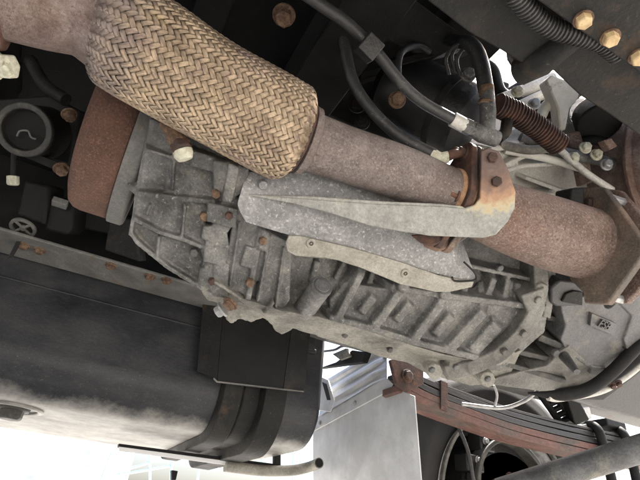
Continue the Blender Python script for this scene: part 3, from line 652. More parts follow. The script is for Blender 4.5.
# bell housing
m = M()
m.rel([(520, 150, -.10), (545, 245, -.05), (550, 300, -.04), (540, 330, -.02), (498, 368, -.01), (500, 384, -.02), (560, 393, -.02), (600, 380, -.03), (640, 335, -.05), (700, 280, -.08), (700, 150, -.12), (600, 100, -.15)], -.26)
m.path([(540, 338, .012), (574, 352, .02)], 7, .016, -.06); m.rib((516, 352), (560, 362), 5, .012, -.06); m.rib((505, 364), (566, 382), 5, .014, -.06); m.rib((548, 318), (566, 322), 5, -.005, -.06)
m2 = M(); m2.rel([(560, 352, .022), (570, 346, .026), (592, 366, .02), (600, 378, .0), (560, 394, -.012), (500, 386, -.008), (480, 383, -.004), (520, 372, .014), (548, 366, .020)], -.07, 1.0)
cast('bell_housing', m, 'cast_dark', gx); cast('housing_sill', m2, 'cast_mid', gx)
m = M()
m.rel([(561, 303, .012), (600, 292, .012), (628, 295, .006), (634, 315, .008), (622, 348, .014), (612, 374, .016), (596, 372, .020), (580, 362, .022), (566, 350, .022), (561, 340, .022), (566, 325, .020), (562, 312, .016)], -.09, 1.04)
m.rel([(592, 366, .026), (606, 368, .026), (614, 376, .020), (606, 378, .012), (590, 374, .016)], -.05, 1.05)
m.rel([(612, 296, .010), (640, 285, .012), (668, 292, .012), (650, 330, .018), (628, 352, .022), (624, 340, .02), (632, 316, .014)], -.10, 1.05)
hole = M(); ph = G(615, 303, .02); hole.cyl(ph - GN * .05, ph + GN * .05, .0175, None, 32)
bh = cast('housing_cover', m, 'cast_smooth', gx, cutters=(hole,))
m = M(); m.cyl(ph - GN * .055, ph - GN * .045, .019, None, 28); part('inspection_hole', m, 'black_hole', gx)  # black disc at the bottom paints the hole's dark inside
m = M(); pb = G(564, 356, .024); m.tube([pb, at(577, 372, .86)], [.010, .006], 20); part('web_boss', m, 'cast_smooth', gx)
# cast mark
fc = bpy.data.curves.new('casting_mark', 'FONT'); fc.body = 'FS8'; fc.size = .0225; fc.extrude = .0022; fc.align_x = 'CENTER'; fc.align_y = 'CENTER'; fc.bevel_depth = 0
fo = bpy.data.objects.new('tmp', fc); COL.objects.link(fo)
dg = bpy.context.evaluated_depsgraph_get(); dg.update()
fm = bpy.data.meshes.new_from_object(fo.evaluated_get(dg)); bpy.data.objects.remove(fo); fm.name = 'casting_mark'
xd = (G(611, 328, .0165) - G(597, 322, .0165)).normalized(); yd = GN.cross(xd).normalized()
mo = link_mesh(fm, 'casting_mark', 'cast_smooth', gx, G(604, 325, .0250))
mo.rotation_euler = Matrix((xd, yd, GN)).transposed().to_euler()
m = M(); m.rel([(592, 313.5, .0215), (617, 324, .0215), (615, 336, .0215), (590, 326, .0215)], .006); part('mark_pad', m, 'cast_smooth', gx, .001)
# upper, radially ribbed part of the bell housing
m = M(); BB = -.22
m.rel([(486, 150, -.075), (500, 195, -.07), (520, 225, -.07), (580, 235, -.08), (610, 190, -.10), (640, 150, -.13), (560, 120, -.12), (500, 132, -.09)], BB)
m.path([(495, 156, -.05), (503, 172, -.045), (512, 200, -.045)], 5, -.045, -.12); m.path([(503, 172, -.05), (525, 166, -.055), (575, 163, -.07)], 4, -.05, -.12)
m.path([(526, 178, -.055), (575, 196, -.06)], 4, -.05, -.12); m.path([(510, 192, -.05), (578, 196, -.06)], 4, -.05, -.12); m.path([(500, 168, -.055), (540, 150, -.065)], 4, -.06, -.12)
m.path([(492, 150, -.05), (560, 138, -.08)], 5, -.06, -.14)
cast('flywheel_housing', m, 'cast_pale', gx, it=1)  # light from the front and above is put into this paler casting
# rubber block wedged between housing and end flange
m = M(); m.rel([(551, 288, .030), (560, 280, .034), (584, 283, .034), (583, 306, .034), (556, 307, .030), (551, 303, .030)], -.03); part('rubber_block', m, 'rubber', gx, .004)
m = M(); m.rel([(562, 302, .036), (566, 294, .037), (574, 291, .037), (583, 292, .036), (583, 306, .036)], .02); part('block_cover', m, 'black_dusty', gx, .002)
m = M(); m.prism([at(571, 188, .735), at(585, 187, .735), at(584, 212, .735), at(578, 222, .735), at(568, 214, .735)], [at(571, 188, .735) + F_ * .05, at(585, 187, .735) + F_ * .05, at(584, 212, .735) + F_ * .05, at(578, 222, .735) + F_ * .05, at(568, 214, .735) + F_ * .05]); part('stop_block', m, 'black', gx, .003)
# bolts, plugs and fittings of the gearbox
for px, py, o, r, mt in ((204, 217, .024, .0085, 'rust_bolt'), (263, 241, .040, .008, 'rust_bolt'), (250, 283, .036, .0085, 'rust_bolt'), (194, 253, .014, .0085, 'cast_smooth'), (216, 194, .04, .008, 'rust_bolt'),
                        (432, 370, .030, .008, 'cast_smooth'), (456, 367, .031, .008, 'cast_smooth'), (488, 379, .030, .008, 'cast_smooth'), (500, 268, .022, .0085, 'cast_smooth'), (556, 353, .026, .010, 'cast_smooth'), (182, 274, -.012, .008, 'rust_bolt'), (541, 264, .024, .009, 'cast_mid'), (538, 300, .044, .009, 'cast_mid'), (524, 334, .052, .009, 'cast_mid'), (505, 352, .052, .009, 'cast_mid'), (212, 282, .030, .007, 'rust_dark'), (229, 216, .036, .007, 'rust_dark'), (345, 335, .014, .007, 'cast_dark'), (390, 350, .014, .007, 'cast_dark')):
    m = M(); p = G(px, py, o); m.bolt(p - GN * .006, GN, r * .8, .009, False); part('bolt', m, mt, gx, .0008)
dn = (at(212, 318, .8) - at(240, 300, .8)).normalized()
m = M(); p = G(231, 303, .030); m.bolt(p, dn * .6 + GN * .5, .0095, .010); part('bolt', m, 'rust_bolt', gx, .0008)
m = M(); p = G(223, 309, .018); m.bolt(p, dn, .0095, .012); part('bolt', m, 'bolt_zinc', gx, .0008)
# sender unit with tan cap near the braid
m = M(); m.tube([G(166, 122, .02), G(174, 134, .032), G(181, 146, .040)], [.010, .011, .0135], 12); part('sender_body', m, 'rust_bolt', gx, .001)
m = M(); m.bolt(G(180, 144, .040), (G(186, 156, .05) - G(180, 144, .040)).normalized() + GN * .3, .0135, .012, False); part('sender_nut', m, 'rust_dark', gx, .001)
m = M(); p = G(182, 150, .044); d = ((G(186, 160, .046) - p).normalized() * .9 + GN * .25).normalized(); m.tube([p, p + d * .006, p + d * .013], [.0125, .0125, .009], 20); part('sender_cap', m, 'zinc_pale', gx, .001)

# ================================================================== parking brake drum on the gearbox output
cy, cz, rD = .66, .897, .150
dr = thing('brake_drum', 'orange rusted parking brake drum behind the gearbox', 'brake drum', (-.07, cy, cz - rD))
xl, xr = onp(55, 170, Vector((0, .56, 0)), Y_).x, onp(122, 150, Vector((0, .53, 0)), Y_).x
def lathe_x(mb, prof, cy, cz, seg=72): return mb.lathe((0, cy, cz), X_, prof, seg, True)
m = M(); lathe_x(m, [(xl, rD - .05), (xl + .001, rD - .022), (xl + .006, rD - .008), (xl + .014, rD - .002), (xl + .024, rD), (xr, rD), (xr + .002, rD - .002)], cy, cz); part('drum_shell', m, 'rust_orange', dr, angle=60)
m = M(); lathe_x(m, [(xr + .002, rD + .004), (xr + .024, rD + .004), (xr + .028, rD), (xr + .03, rD - .03)], cy, cz); part('backing_plate', m, 'rail', dr, .0015)
m = M(); lathe_x(m, [(xr + .03, .07), (xr + .10, .07)], cy, cz, 32); part('output_shaft', m, 'cast', dr)

# ================================================================== fuel tank
y0, y1, z0, z1, xa, xb, rr = 1.12, 1.74, .545, 1.06, -1.5, .585, .095
tk = thing('fuel_tank', 'large black steel fuel tank hanging outside the worn grey rail', 'fuel tank', (-.4, 1.42, z0))
MT['tank_shell'] = splash('tank_dust_bounce', 'tank', (.31, .30, .27), -.01, .024, .9); MT['strap_dusty'] = splash('strap_dusty', 'black_dusty', (.34, .325, .28), -.03, .05, .85)  # underside paled with dust and with light bounced up off the ground
def rrect(off=0.0, n=8):
    pts = []
    for (cy_, cz_, a0) in ((y0 + rr, z0 + rr, 180), (y1 - rr, z0 + rr, 270), (y1 - rr, z1 - rr, 0), (y0 + rr, z1 - rr, 90)):
        for k in range(n + 1):
            a = R(a0 + 90 * k / n); pts.append((cy_ + (rr + off) * math.cos(a), cz_ + (rr + off) * math.sin(a)))
    return pts
m = M(); nseg = 60; pr = rrect(); vs, fs = [], []
st = list(np.linspace(xa, xb - .016, nseg)) + [xb - .012, xb - .008, xb - .004, xb]
for x in st:
    sh = 0 if x <= xb - .016 else .014 * ((x - xb + .016) / .016) ** 2
    for k, (y, z) in enumerate(pr):
        dy, dz = y - (y0 + y1) / 2, z - (z0 + z1) / 2
        wob = .0022 * mnoise.noise(Vector((x * 2.2, y * 4, z * 4))) - .004 * math.exp(-((x - xb + .05) / .006) ** 2)
        f = 1 - sh / .3 + wob / .3
        vs.append(Vector((x, (y0 + y1) / 2 + dy * f, (z0 + z1) / 2 + dz * f)))
n = len(pr)
for i in range(len(st) - 1):
    for k in range(n): fs.append((i * n + k, i * n + (k + 1) % n, (i + 1) * n + (k + 1) % n, (i + 1) * n + k))
fs += [tuple(range(n)), tuple(range((len(st) - 1) * n, len(st) * n))]
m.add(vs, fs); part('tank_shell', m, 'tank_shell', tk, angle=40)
# pressed line along the front
m = M(); m.box(((xa + xb) / 2, y0 - .001, ony(100, 302, y0).z), ((xb - xa) / 2 - .06, .0022, .0025)); part('pressed_seam', m, 'tank', tk, .002)
# drain plug in a shallow ring
pdp = onz(14, 407, z0)
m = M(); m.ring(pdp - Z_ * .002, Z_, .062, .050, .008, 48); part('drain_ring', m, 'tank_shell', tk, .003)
m = M(); m.bolt(pdp - Z_ * .001, -Z_, .026, .026); part('drain_plug', m, 'cast_dark', tk, .002)
# mounting straps: deep pressed bands round the tank
def strap(xc, hw, off):
    m = M(); a = rrect(off, 10); b = rrect(.0005, 10); n = len(a); vs, fs = [], []
    for x, q in ((xc - hw - .008, b), (xc - hw, a), (xc + hw, a), (xc + hw + .008, b)):
        vs += [Vector((x, y, z)) for y, z in q]
    for j in range(3):
        for k in range(n): fs.append((j * n + k, j * n + (k + 1) % n, (j + 1) * n + (k + 1) % n, (j + 1) * n + k))
    for k in range(n): fs.append((3 * n + k, 3 * n + (k + 1) % n, (k + 1) % n, k))
    m.add(vs, fs); return part('strap', m, 'black_dusty', tk, .0015)
xs1, xs2 = ony(232, 388, y0).x, ony(272, 392, y0).x
strap(xs1, .022, .020); strap(xs2, .028, .032); strap((xs1 + xs2) / 2, .02, .007)
m = M(); p = ony(311, 351, y0 - .004); m.box(p, (.014, .004, .006)); part('tab', m, 'tank', tk, .001)
m = M(); p = ony(311, 338, y0 - .006); m.box(p, (.013, .005, .035)); part('tab', m, 'tank', tk, .001)

# folded black hanger in front of the tank
YB = 1.07
hb = thing('tank_hanger', 'folded black sheet hanger over the tank straps', 'hanger', ony(250, 385, YB))
def fold(poly, th=.004):
    m = M(); m.ext([ony(px, py, y) for px, py, y in poly], Y_ * th); return m
m = fold([(207, 262, YB + .02), (227, 262, YB), (217, 381, YB), (214, 378, YB + .004), (197, 371, YB + .02)]); part('side_wing', m, 'black_dusty', hb, .0012)
m = fold([(227.2, 262, YB), (300, 265, YB), (283, 389, YB), (217.2, 381.5, YB)]); part('main_sheet', m, 'black', hb, .0012)
m = fold([(300.3, 265, YB), (318, 265, YB + .012), (304, 391, YB + .012), (283.3, 389, YB)]); part('side_wing', m, 'black_dusty', hb, .0012)
m = fold([(214, 377.5, YB - .004), (217.5, 381, YB - .004), (283, 388.7, YB - .004), (304, 391, YB + .008), (304, 392, YB + .008), (283, 390, YB - .004), (217, 382.4, YB - .004), (213.5, 379, YB - .004)], .003); part('edge_highlight', m, 'rail', hb)  # pale strip painted along the lower edge as its highlight

# low side guard with its bent tube
YG = 1.37
sg = thing('side_guard', 'angle bar, its lit underside painted white, and bent open tube under the tank', 'side guard', ony(240, 470, YG))
P = lambda px, py: ony(px, py, YG)
m = M(); m.ext([P(119, 446.5), P(280, 468), P(280, 472), P(119, 451)], Y_ * .004); m2 = M(); m2.ext([P(119, 443.5), P(280, 464.5), P(280, 468), P(119, 446.6)], Y_ * .03)
part('angle_bar', m, 'wallwhite', sg, .001); part('angle_web', m2, 'black', sg, .001)  # white stands for the lit underside, black for the dark groove above
m = M(); m.ext([P(275, 440), P(281, 441), P(281, 468), P(275, 467)], Y_ * .02); part('post', m, 'black_dusty', sg, .002)
ln = [Vector(q) for q in spline([P(225, 466), P(262, 470.5), P(290, 470.5), P(303, 468.5), ony(313, 465.5, YG - .03), ony(319, 463, YG - .075)], 8)]
m = M(); m.tube(ln, .0145, 24); part('bent_tube', m, 'shield_tan', sg)
d = (ln[-1] - ln[-3]).normalized(); m = M(); m.cyl(ln[-1] - d * .002, ln[-1] + d * .0012, .0118, None, 24); part('mouth_shade', m, 'black_hole', sg)  # black disc painted for the shade inside the tube end
m = M(); m.ext([P(172, 470), P(178, 471), P(176, 480), P(172, 480)], Y_ * .02); part('bracket_foot', m, 'black', sg, .001)

# ================================================================== left, behind the drum: propeller shaft flange and small parts
tf = .86
rc_ = thing('shaft_flange', 'black round shaft flange with a dished centre beside the orange drum', 'shaft flange', at(25, 130, tf))
nC = (TC * 1.0 + U_ * -.15 + R_ * .15).normalized()
c0 = at(25, 130, .82)
m = M(); m.ring(c0, nC, .047, .036, .012, 48); part('rim', m, 'cast_dark', rc_, .002)
m = M(); m.tube([c0 - nC * .03, c0 - nC * .012, c0 - nC * .0], [.012, .030, .037], 40, cap=False); m.cyl(c0 - nC * .034, c0 - nC * .028, .02); part('dish', m, 'black_dusty', rc_)
m = M(); m.tube([c0 + nC * -.006, c0 - nC * .09], [.046, .052], 40); part('hub', m, 'black', rc_)
m = M(); m.tube([Vector(q) for q in spline([at(17, 136, .818), at(20, 131, .815), at(28, 131, .815), at(31, 137, .815), at(36, 139, .818)], 6)], .0016, 8); part('clip', m, 'rail', rc_)
m = M(); m.ext([at(10, 144, .84), at(55, 161, .85), at(66, 166, .86), at(50, 168, .86), at(22, 156, .85)], F_ * .02); part('web', m, 'black_dusty', rc_, .002)
m = M(); m.ext([at(-20, 100, .90), at(50, 95, .90), at(80, 110, .90), at(70, 165, .90), at(50, 160, .90), at(-20, 130, .90)], F_ * .04); part('yoke', m, 'black', rc_, .004)
for px, py in ((69, 114), (61, 168)):
    m = M(); m.bolt(at(px, py, .85), (R_ * .5 - U_ * .9 + TC * .5), .0105, .014); part('bolt', m, 'rust_bolt', rc_, .001)
pf = thing('pipe_fitting', 'pale corroded hex fitting under the inlet pipe', 'fitting', at(8, 70, .5))
d = (at(18, 68, .5) - at(-5, 66, .5)).normalized()
m = M(); m.bolt(at(2, 66, .5), d, .0135, .013, False); part('hex', m, 'zinc_pale', pf, .001)
m = M(); m.bolt(at(-12, 64, .5), d, .0155, .014, False); m.tube([at(-30, 60, .5), at(-8, 65, .5)], .012); part('nut', m, 'zinc_pale', pf, .001)
st_ = thing('hanging_stud', 'pale nut on a thin rod hanging below the round shaft flange', 'stud', at(14, 186, .9))
m = M(); m.cyl(at(14, 150, .9), at(13, 178, .9), .005); part('rod', m, 'black_dusty', st_)
m = M(); m.bolt(at(13, 176, .9), (at(13, 190, .9) - at(13, 176, .9)).normalized(), .011, .018, False); part('nut', m, 'zinc_pale', st_, .001)
kb = thing('cable_grommet', 'grey spoked grommet with a strap tail hanging over the rail edge', 'grommet', at(23, 230, .99))
c0 = at(23, 228, .97); nK = (TC + U_ * -.9).normalized()
m = M(); m.ring(c0, nK, .026, .0195, .006, 40); part('rim', m, 'rail', kb, .001)
for k in range(4):
    a = k * math.pi / 2 + .4; u = R_; v = nK.cross(R_).normalized(); dd = u * math.cos(a) + v * math.sin(a)
    m = M(); m.cyl(c0, c0 + dd * .021, .003, None, 8); part('spoke', m, 'rail', kb)
m = M(); m.cyl(c0 - nK * .004, c0 + nK * .004, .006); part('centre', m, 'rail', kb, .001)
m = M(); m.ext([at(21, 232, .965), at(26, 233, .965), at(13, 256, .965), at(7, 259, .965)], F_ * .003); part('strap_tail', m, 'black_dusty', kb, .001)
lk = thing('brake_lever_box', 'black boxy lever housing between the shaft flange and grey rail', 'lever housing', at(50, 220, .95))
m = M(); m.ext([at(24, 180, .96), at(50, 186, .96), at(44, 225, .96), at(16, 215, .96)], F_ * .06); part('arm', m, 'black', lk, .006)
m = M(); m.ext([at(50, 195, .97), at(75, 200, .97), at(72, 228, .97), at(66, 235, .97), at(44, 230, .97)], F_ * .06); part('box', m, 'black', lk, .006)
m = M(); m.box(at(60, 203, .95), (.014, .01, .006)); part('lug', m, 'rail', lk, .001)
m = M(); m.tube(pxline([(30, 60, .9), (45, 85, .88), (66, 100, .87)]), .012); part('rod', m, 'black_dusty', lk)
ck = thing('support_channel', 'dark channel behind the drum above the grey rail', 'channel', at(120, 240, 1.0))
m = M(); m.ext([at(76, 205, 1.02), at(190, 230, 1.05), at(190, 252, 1.05), at(70, 226, 1.02)], F_ * .05); part('upper_bar', m, 'black', ck, .004)
m = M(); m.ext([at(110, 215, .98), at(135, 220, .98), at(140, 262, 1.0), at(104, 250, 1.0)], F_ * .04); part('stay', m, 'black_dusty', ck, .004)

# ================================================================== hoses, air tank and fittings above the exhaust
def hose(name, label, pts, r, mat='rubber', n=10):
    return solo(name, label, 'hose', M().tube(pxline(pts, n), r, 18), mat)
hose('air_hose', 'thick black hose running through a square clip block', [(285, -20, .56), (318, 3, .58), (348, 24, .6), (376, 52, .615), (402, 84, .63), (424, 103, .645), (458, 122, .66)], .0078)
hose('air_hose', 'scuffed black hose ending at a grey elbow by the exhaust flange', [(338, 8, .74), (344, 40, .72), (352, 78, .70), (370, 108, .69), (398, 135, .68), (434, 155, .67)], .0088)
a = (at(376, 52, .615) - at(348, 24, .6)).normalized(); b = (TC - a * TC.dot(a)).normalized()
solo('hose_clip', 'square dark rubber clip block on the thick hose', 'clip', M().box(at(369, 48, .61), (.013, .0135, .012), (a, a.cross(b), b)), 'rubber', bevel=.0015)
fe = thing('elbow_fitting', 'small grey elbow fitting between scuffed hose and exhaust flange', 'fitting', at(440, 158, .665))
m = M(); m.tube(pxline([(432, 154, .67), (440, 158, .667), (448, 157, .666)]), .0085, 16); part('sleeve', m, 'zinc_pale', fe)
m = M(); m.tube(pxline([(447, 157, .666), (454, 154, .67), (461, 153, .68)]), .007, 16); part('stub', m, 'rust_dark', fe)
ft = thing('tee_fitting', 'grey corroded pipe tee joining the hoses beside the black air tank', 'fitting', at(485, 130, .67))
a = (at(480, 133, .67) - at(452, 120, .66)).normalized()
m = M(); m.cyl(at(452, 119, .66), at(465, 126, .663), .0105, .0105, 20); part('ferrule', m, 'cast_pale', ft, .001)
m = M(); m.bolt(at(463, 125, .663), a, .0118, .016, False); part('hex', m, 'cast', ft, .001)
m = M(); m.tube([at(472, 129, .667), at(482, 134, .67), at(496, 139, .68)], [.011, .013, .012], 20); part('body', m, 'cast', ft)
m = M(); m.tube([at(487, 132, .672), at(488, 112, .675), at(487, 92, .68)], [.011, .0115, .010], 20); part('riser', m, 'cast', ft)
m = M(); m.cyl(at(487, 96, .68), at(486, 86, .682), .0108, .0108, 20); m.cyl(at(486, 105, .678), at(487, 101, .678), .0122, .0122, 20); part('rusty_ferrule', m, 'rust_bolt', ft, .001)
m = M(); m.tube(pxline([(498, 138, .685), (505, 132, .69), (507, 122, .70)]), .0085, 16); part('clamp', m, 'black_dusty', ft)
hose('return_hose', 'black hose bending down into the corroded tee', [(430, 25, .80), (452, 40, .76), (470, 44, .72), (480, 60, .70), (486, 90, .685)], .0115)
for i, (o_) in enumerate(((0, 0), (5, 4), (-6, 3))):
    hose('looped_cable', 'thin black cable looped above the air tank', [(455 + o_[0], 72 + o_[1], .74), (452 + o_[0], 55 + o_[1], .735), (462 + o_[0], 42 + o_[1], .73), (474 + o_[0], 44 + o_[1], .73), (480 + o_[0], 58 + o_[1], .735)], .0028)['group'] = 'cables looped above the air tank'
sp = M(); corrugated(sp, [at(497, 105, .70), at(515, 113, .71), at(538, 128, .725), at(560, 146, .74)], .0165, .0056, .0016, 24)
solo('ribbed_sleeve', 'brown ribbed protective sleeve pointing at the pale engine metal', 'sleeve', sp, 'rust_dark')

atk = thing('air_tank', 'black cylindrical air tank behind the hoses', 'air tank', at(430, 150, .80))
p0, p1 = at(462, 122, .80), at(396, 88, .86); d = (p1 - p0).normalized()
m = M(); m.tube([p0 - d * .022, p0 - d * .019, p0 - d * .010, p0, p1, p1 + d * .02, p1 + d * .026], [.02, .045, .063, .068, .068, .05, .02], 40); part('shell', m, 'can_black', atk)
m = M(); m.ring(p0 + d * .03, d, .0705, .0675, .012, 40); part('band', m, 'black_dusty', atk, .001)
m = M(); m.bolt(at(468, 75, .74), TC + U_ * .2, .0095, .01); part('bolt', m, 'cast', atk, .001)
m = M(); m.bolt(at(397, 100, .70), TC, .010, .012); part('bolt', m, 'rust_bolt', atk, .001)
m = M(); m.ext([at(390, 60, .78), at(470, 40, .8), at(472, 46, .8), at(392, 68, .78)], F_ * .02); part('hanger_bar', m, 'black', atk, .002)
m = M(); m.tube(pxline([(402, 92, .70), (398, 70, .72), (402, 52, .74), (418, 46, .76), (430, 52, .77)]), .0055, 12); part('drain_line', m, 'rubber', atk)

# dark brackets and pipes high up between the rails
ub = thing('cab_mount', 'black folded mount plate and rods hidden above the woven exhaust', 'mount', at(340, 60, .98))
m = M(); m.ext([at(300, 60, .98), at(360, 100, .99), at(420, 140, 1.0), at(420, 150, 1.0), at(350, 125, .99), at(300, 100, .98)], F_ * .03); part('lower_bar', m, 'black', ub, .003)
m = M(); m.ext([at(360, 72, .9), at(470, 45, .93), at(470, 52, .93), at(360, 80, .9)], F_ * .03); part('cross_bar', m, 'black', ub, .002)
m = M(); m.ext([at(386, 124, .92), at(391, 126, .92), at(412, 88, .92), at(407, 86, .92)], F_ * .02); part('strut', m, 'black_dusty', ub, .001)
m = M(); m.ext([at(300, 50, .95), at(302, 51, .95), at(322, 14, .93), at(320, 13, .93)], F_ * .01); part('rod', m, 'rail', ub)
for px, py, r_ in ((357, 104, .014), (362, 122, .012)):
    m = M(); m.bolt(at(px, py, .92), TC, r_, .01); part('bolt', m, 'black_dusty', ub, .001)
m = M(); m.tube(pxline([(215, -10, .95), (217, 30, .95), (222, 60, .97)]), .008); part('pipe', m, 'black_dusty', ub)
m = M(); m.ext([at(170, -20, 1.0), at(240, -20, 1.0), at(290, 30, 1.02), at(305, 90, 1.02), at(240, 50, 1.0)], F_ * .04); part('bracket_plate', m, 'black', ub, .004)
m = M(); m.ext([at(375, -30, .72), at(470, 40, .76), at(430, 60, .80), at(345, 20, .74)], F_ * .01); part('side_plate', m, 'black_dusty', ub, .002)

# ================================================================== engine parts seen through the gap at the front
en = thing('engine_block', 'pale dirty engine block seen through the gap beside the frame plate', 'engine', Vector((1.0, .55, .9)))
tE = 1.02
m = M(); m.ext([at(540, 100, tE + .12), at(700, 90, tE + .12), at(700, 200, tE + .02), at(540, 200, tE), at(500, 150, tE)], F_ * .25); part('block_face', m, 'engine_white', en, .01)
for pts, r_, mt in (([(500, 100, .92), (530, 88, .93), (552, 78, .95)], .012, 'cast_pale'), ([(515, 108, .9), (540, 96, .91), (556, 92, .92)], .010, 'cast_pale'), ([(508, 92, .95), (525, 82, .96), (545, 72, .97)], .008, 'black'),
                    ([(540, 118, .86), (548, 104, .87), (562, 102, .88), (566, 118, .88)], .010, 'engine_white'), ([(520, 138, .82), (560, 152, .82), (600, 160, .83), (622, 168, .84)], .010, 'cast'),
                    ([(505, 150, .82), (545, 158, .82), (580, 168, .83)], .007, 'engine_white'), ([(560, 150, .80), (585, 172, .80), (612, 190, .81)], .006, 'cast_pale'), ([(500, 144, .80), (530, 150, .80), (560, 146, .80)], .008, 'cast_dusty')):
    m = M(); m.tube(pxline(pts), r_, 14); part('coolant_pipe', m, mt, en)
m = M(); m.ext([at(546, 80, .84), at(552, 74, .84), at(584, 88, .84), at(576, 102, .84), at(570, 108, .84), at(566, 130, .84), at(560, 128, .84), at(558, 108, .84)], F_ * .03); part('white_bracket', m, 'engine_white', en, .003)
for pts, r_, mt in (([(478, 62, .95), (492, 70, .95), (500, 92, .94), (520, 104, .92)], .013, 'black'), ([(520, 92, .98), (536, 96, .97), (548, 108, .96), (560, 112, .95)], .014, 'black_dusty'), ([(530, 84, 1.0), (548, 90, 1.0), (572, 112, .98)], .012, 'cast_mid'),
                    ([(506, 96, .93), (520, 90, .93), (540, 82, .94)], .006, 'cast_pale'), ([(575, 145, .85), (595, 140, .85), (620, 150, .86)], .009, 'black')):
    m = M(); m.tube(pxline(pts), r_, 14); part('coolant_hose', m, mt, en)
for px, py, t_, w_, h_, mt in ((512, 100, .99, 9, 7, 'cast_mid'), (540, 128, .93, 10, 8, 'cast_dark'), (560, 136, .90, 9, 7, 'rust_dark'), (528, 140, .90, 11, 6, 'cast_mid'), (556, 158, .88, 12, 5, 'cast_dusty'), (604, 150, .87, 9, 8, 'rust'), (588, 132, .92, 10, 9, 'cast_mid'), (572, 122, .94, 7, 9, 'cast_pale'), (610, 132, .92, 8, 9, 'rust_dark'), (535, 112, .96, 7, 6, 'engine_white'), (522, 118, .95, 8, 5, 'cast_pale'), (504, 88, 1.0, 6, 8, 'cast_dark')):
    q_ = random.uniform(-.5, .5); cs, sn = math.cos(q_), math.sin(q_)
    m = M(); m.ext([at(px + (a_ * cs - b_ * sn), py + (a_ * sn + b_ * cs), t_) for a_, b_ in ((-w_, -h_ * .6), (-w_ * .4, -h_), (w_, -h_ * .7), (w_ * .8, h_), (-w_ * .7, h_ * .8))], F_ * .05); part('cast_lug', m, mt, en, .004)
m = M(); m.ext([at(524, 100, .98), at(545, 92, .98), at(552, 118, .98), at(530, 126, .98)], F_ * .05); part('pump_body', m, 'cast_dark', en, .008)
m = M(); m.tube([at(592, 112, .86), at(600, 124, .83)], [.035, .040], 32); part('damper_cup', m, 'black', en, .004)
m = M(); m.ring(at(590, 108, .86), (at(600, 124, .83) - at(592, 112, .86)), .042, .036, .01, 32); part('cup_rim', m, 'bolt_zinc', en, .001)
m = M(); m.tube([at(545, 112, .92), at(552, 118, .90)], [.024, .026], 24); part('pulley', m, 'rust_dark', en, .002)
m = M(); m.ext([at(566, 134, .84), at(580, 130, .84), at(590, 160, .84), at(594, 182, .84), at(582, 186, .84), at(578, 166, .84)], F_ * .02); part('rusty_stay', m, 'rust', en, .003)
for px, py in ((585, 148), (596, 155), (573, 158), (606, 165), (517, 92), (534, 104)):
    m = M(); m.bolt(at(px, py, .80), TC + U_ * .3, .008, .010); part('bolt', m, random.choice(['zinc_pale', 'bolt_zinc', 'rust_bolt']), en, .001)

# rusty catalyst can at the right
cc = thing('catalyst_can', 'pinkish rusty rounded exhaust can with a pressed lip beside the end flange', 'exhaust can', at(650, 240, .80))
ca = (TC * .9 + R_ * .25 + U_ * .1).normalized(); c0 = at(708, 168, .84)
m = M(); m.tube([c0 + ca * x for x in (-.10, -.012, 0, .02, .045, .06, .068, .07)], [.172, .172, .170, .160, .13, .09, .04, .005], 64); part('shell', m, 'rust_pink', cc)
m = M(); m.ring(c0 - ca * .008, ca, .183, .165, .008, 72); part('lip', m, 'rust_pink', cc, .002)
m = M(); m.ext([at(604, 140, .77), at(612, 138, .77), at(618, 146, .78), at(610, 150, .78)], F_ * .02); part('tab', m, 'rust', cc, .002)

# ================================================================== engine sump with its flange, lower right
sm = thing('engine_sump', 'smooth grey engine sump under the dark bell housing rim', 'sump', at(610, 420, 1.0))
m = M()
p = [at(556, 396, .97), at(600, 392, .98), at(640, 366, 1.0), at(700, 320, 1.02), at(700, 430, 1.10), at(640, 422, 1.06), at(600, 413, 1.02), at(572, 404, .99)]
m.prism(p, [q + F_ * .25 + U_ * .12 for q in p]); part('pan', m, 'sump', sm, .02, seg=5)
m = M(); ln = pxline([(548, 398, .92), (560, 399, .93), (600, 392, .955), (625, 378, .97), (645, 362, .98)]); m.tube(ln, .0055, 12); part('flange_edge', m, 'cast_pale', sm)
m = M(); ln = pxline([(528, 393, .925), (560, 395, .925), (588, 389, .93), (612, 372, .945), (645, 338, .96)]); m.tube(ln, [.002 + .0105 * min(1, k / 9) for k in range(len(ln))], 16); part('rim_gap_shade', m, 'black', sm)  # black tube put in for the shaded gap along the rim
for px, py in ((612, 385), (618, 383)):
    m = M(); m.bolt(at(px, py, .955), TC - U_ * .5, .006, .008); part('bolt', m, 'rust_dark', sm, .0006)

# ================================================================== splash panel behind the front wheel
XP = .74
sp_ = thing('splash_panel', 'bright aluminium splash panel with a ribbed upper sheet behind the leaf spring', 'splash panel', onx(360, 470, XP))
m = M(); m.ext([onx(313, 428, XP), onx(390, 386, XP), onx(414, 396, XP), onx(424, 520, XP), onx(313, 520, XP)], X_ * .004); part('lower_sheet', m, 'bright_alu', sp_, .001)
m = M(); m.ext([onx(312, 420, XP - .006), onx(386, 378, XP - .006), onx(393, 384, XP - .006), onx(390, 390, XP - .006), onx(314, 431, XP - .006)], X_ * .005); part('angle_strip', m, 'bright_alu', sp_, .001)
for px, py in ((320, 423), (355, 403)):
    m = M(); m.bolt(onx(px, py, XP - .006), -X_, .006, .004); part('rivet', m, 'bolt_zinc', sp_, .0005)
